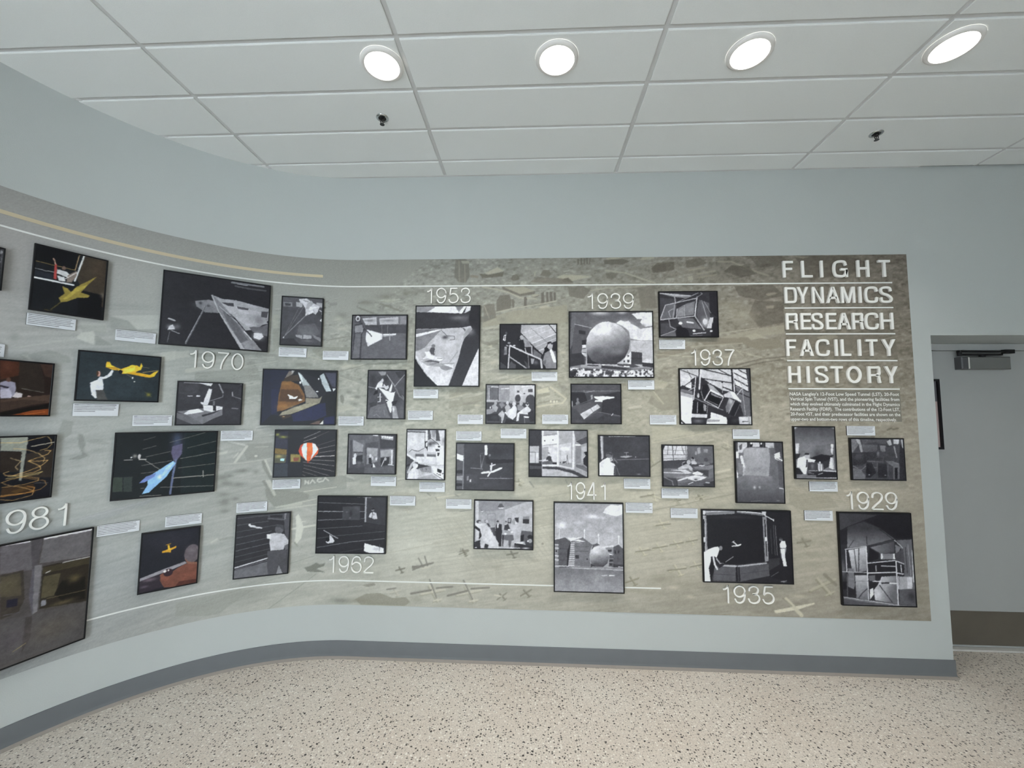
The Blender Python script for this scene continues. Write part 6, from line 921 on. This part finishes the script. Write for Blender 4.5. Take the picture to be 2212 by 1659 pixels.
for t, s0, zb, H, pitch, rel in YEARS:
    org = wpos(s0 + 1.5 * pitch, zb, 0.004); o = empty('raised_year', org)
    tag(o, 'thin white raised year %s %s' % (t, rel), 'numerals')
    kx = min(1.0, (pitch / H) / .79)
    for i, ch in enumerate(t):
        g = Glyph(org, .006, .015)
        for kind, dat in DIG[ch]:
            if kind == 'e': pts = ell(*dat)
            elif kind == 'p': pts = catmull(dat)
            else: pts = [np.array(p) for p in dat]
            w = .078 * H
            g.stroke([(s0 + i * pitch + p[0] * H * kx, zb + p[1] * H) for p in pts], w)
        g.ob('digit', o)
# title words: bold letters drawn on a unit cap height, widths fitted per letter
def letter(g, ch, a, b, z0, z1):
    h = z1 - z0; w = b - a; t = .148 * h; tx = t
    X = lambda x: a + x; Zc = lambda z: z0 + z
    R = lambda x0, x1, y0, y1: g.plate([(X(x0), Zc(y0)), (X(x1), Zc(y0)), (X(x1), Zc(y1)), (X(x0), Zc(y1))])
    S = lambda pts, smooth=True: g.stroke([(X(p[0]), Zc(p[1])) for p in (catmull(pts, 8) if smooth else pts)], t * .94)
    q = t / 2
    if ch == 'I': R(w / 2 - q, w / 2 + q, 0, h)
    elif ch == 'L': R(0, t, 0, h); R(t, w, 0, t * .92)
    elif ch == 'F': R(0, t, 0, h); R(t, w, h - t * .92, h); R(t, w * .90, h * .46, h * .46 + t * .88)
    elif ch == 'E': R(0, t, 0, h); R(t, w, h - t * .92, h); R(t, w * .93, h * .46, h * .46 + t * .88); R(t, w, 0, t * .92)
    elif ch == 'H': R(0, t, 0, h); R(w - t, w, 0, h); R(t, w - t, h * .455, h * .455 + t * .9)
    elif ch == 'T': R(w / 2 - q, w / 2 + q, 0, h - t * .9); R(0, w, h - t * .9, h)
    elif ch == 'Y':
        g.plate([(X(w / 2 - q), Zc(0)), (X(w / 2 + q), Zc(0)), (X(w / 2 + q), Zc(h * .40)), (X(w), Zc(h)), (X(w - t * 1.18), Zc(h)), (X(w / 2), Zc(h * .52)), (X(t * 1.18), Zc(h)), (X(0), Zc(h)), (X(w / 2 - q), Zc(h * .40))])
    elif ch == 'N':
        R(0, t, 0, h); R(w - t, w, 0, h); g.plate([(X(t), Zc(h)), (X(t), Zc(h * .80)), (X(w - t), Zc(0)), (X(w - t), Zc(h * .20))])
        g.plate([(X(t), Zc(h)), (X(w - t), Zc(h * .2)), (X(w - t), Zc(h * .2 + .0001)), (X(t + .0001), Zc(h))])
    elif ch == 'A':
        for sg in (0, 1):
            P = [(0, 0), (t * 1.08, 0), (w / 2 + t * .18, h * .86), (w / 2, h), (w / 2 - t * .62, h)]
            g.plate([(X(x), Zc(y)) for x, y in P] if sg == 0 else [(X(w - x), Zc(y)) for x, y in P[::-1]])
        R(w * .24, w * .76, h * .25, h * .25 + t * .86)
    elif ch == 'M':
        R(0, t * .95, 0, h); R(w - t * .95, w, 0, h)
        for sg in (0, 1):
            P = [(t * .95, h), (t * .95, h * .72), (w / 2 - t * .42, 0), (w / 2, 0), (w / 2, h * .22)]
            P = [(t * .95, h), (t * .80, h * .78), (w / 2 - t * .48, 0), (w / 2, 0), (w / 2, h * .24), (t * 1.25, h)]
            g.plate([(X(x), Zc(y)) for x, y in P] if sg == 0 else [(X(w - x), Zc(y)) for x, y in P[::-1]])
    elif ch == 'D':
        R(0, t, 0, h); c = w * .52
        S([(t, h - q), (c, h - q)], False); S([(t, q), (c, q)], False)
        S([(c, h - q), (w * .80, h * .90), (w - q, h * .68), (w - q, h * .32), (w * .80, h * .10), (c, q)])
    elif ch == 'O': g.stroke([(X(p[0]), Zc(p[1])) for p in ell(w / 2, h / 2, w / 2 - q, h / 2 - q + .01 * h, 44)], t)
    elif ch == 'C':
        S([(w - q * 1.1, h * .69), (w * .82, h * .90), (w * .5, h - q * .8), (w * .20, h * .86), (q, h * .52), (w * .18, h * .14), (w * .5, q * .8), (w * .82, h * .10), (w - q, h * .34)])
    elif ch == 'G':
        S([(w - q * 1.2, h * .70), (w * .80, h * .91), (w * .48, h - q * .8), (w * .18, h * .85), (q, h * .50), (w * .17, h * .15), (w * .48, q * .8), (w * .76, h * .10), (w - q * 1.1, h * .30), (w - q * 1.1, h * .44)])
        R(w * .52, w - q * .2, h * .40, h * .40 + t * .88); R(w - t * .80, w, 0, h * .45)
    elif ch == 'S':
        S([(w - q * 1.2, h * .70), (w * .80, h * .90), (w * .47, h - q * .8), (w * .16, h * .88), (q * 1.15, h * .72), (w * .25, h * .57), (w * .62, h * .47), (w - q, h * .28), (w * .82, h * .10), (w * .50, q * .8), (w * .16, h * .10), (q * .95, h * .33)])
    elif ch == 'R':
        R(0, t, 0, h); c = w * .56
        S([(t, h - q), (c, h - q)], False); S([(t, h * .47), (c, h * .47)], False)
        S([(c, h - q), (w * .86, h * .92), (w - q * 1.2, h * .735), (w * .86, h * .53), (c, h * .47)])
        S([(w * .60, h * .47), (w * .82, h * .39), (w * .86, h * .20), (w - q * .9, 0)])
for wtxt, zb, zt, xs in WORDS:
    org = wpos(xs[0][0], zb, 0.004); o = empty('title_word', org)
    tag(o, 'bold white raised word %s in the title block' % wtxt, 'lettering')
    for ch, (a, b) in zip(wtxt, xs):
        g = Glyph(org, .007, .020); letter(g, ch, a, b, zb, zt); g.ob('letter', o)
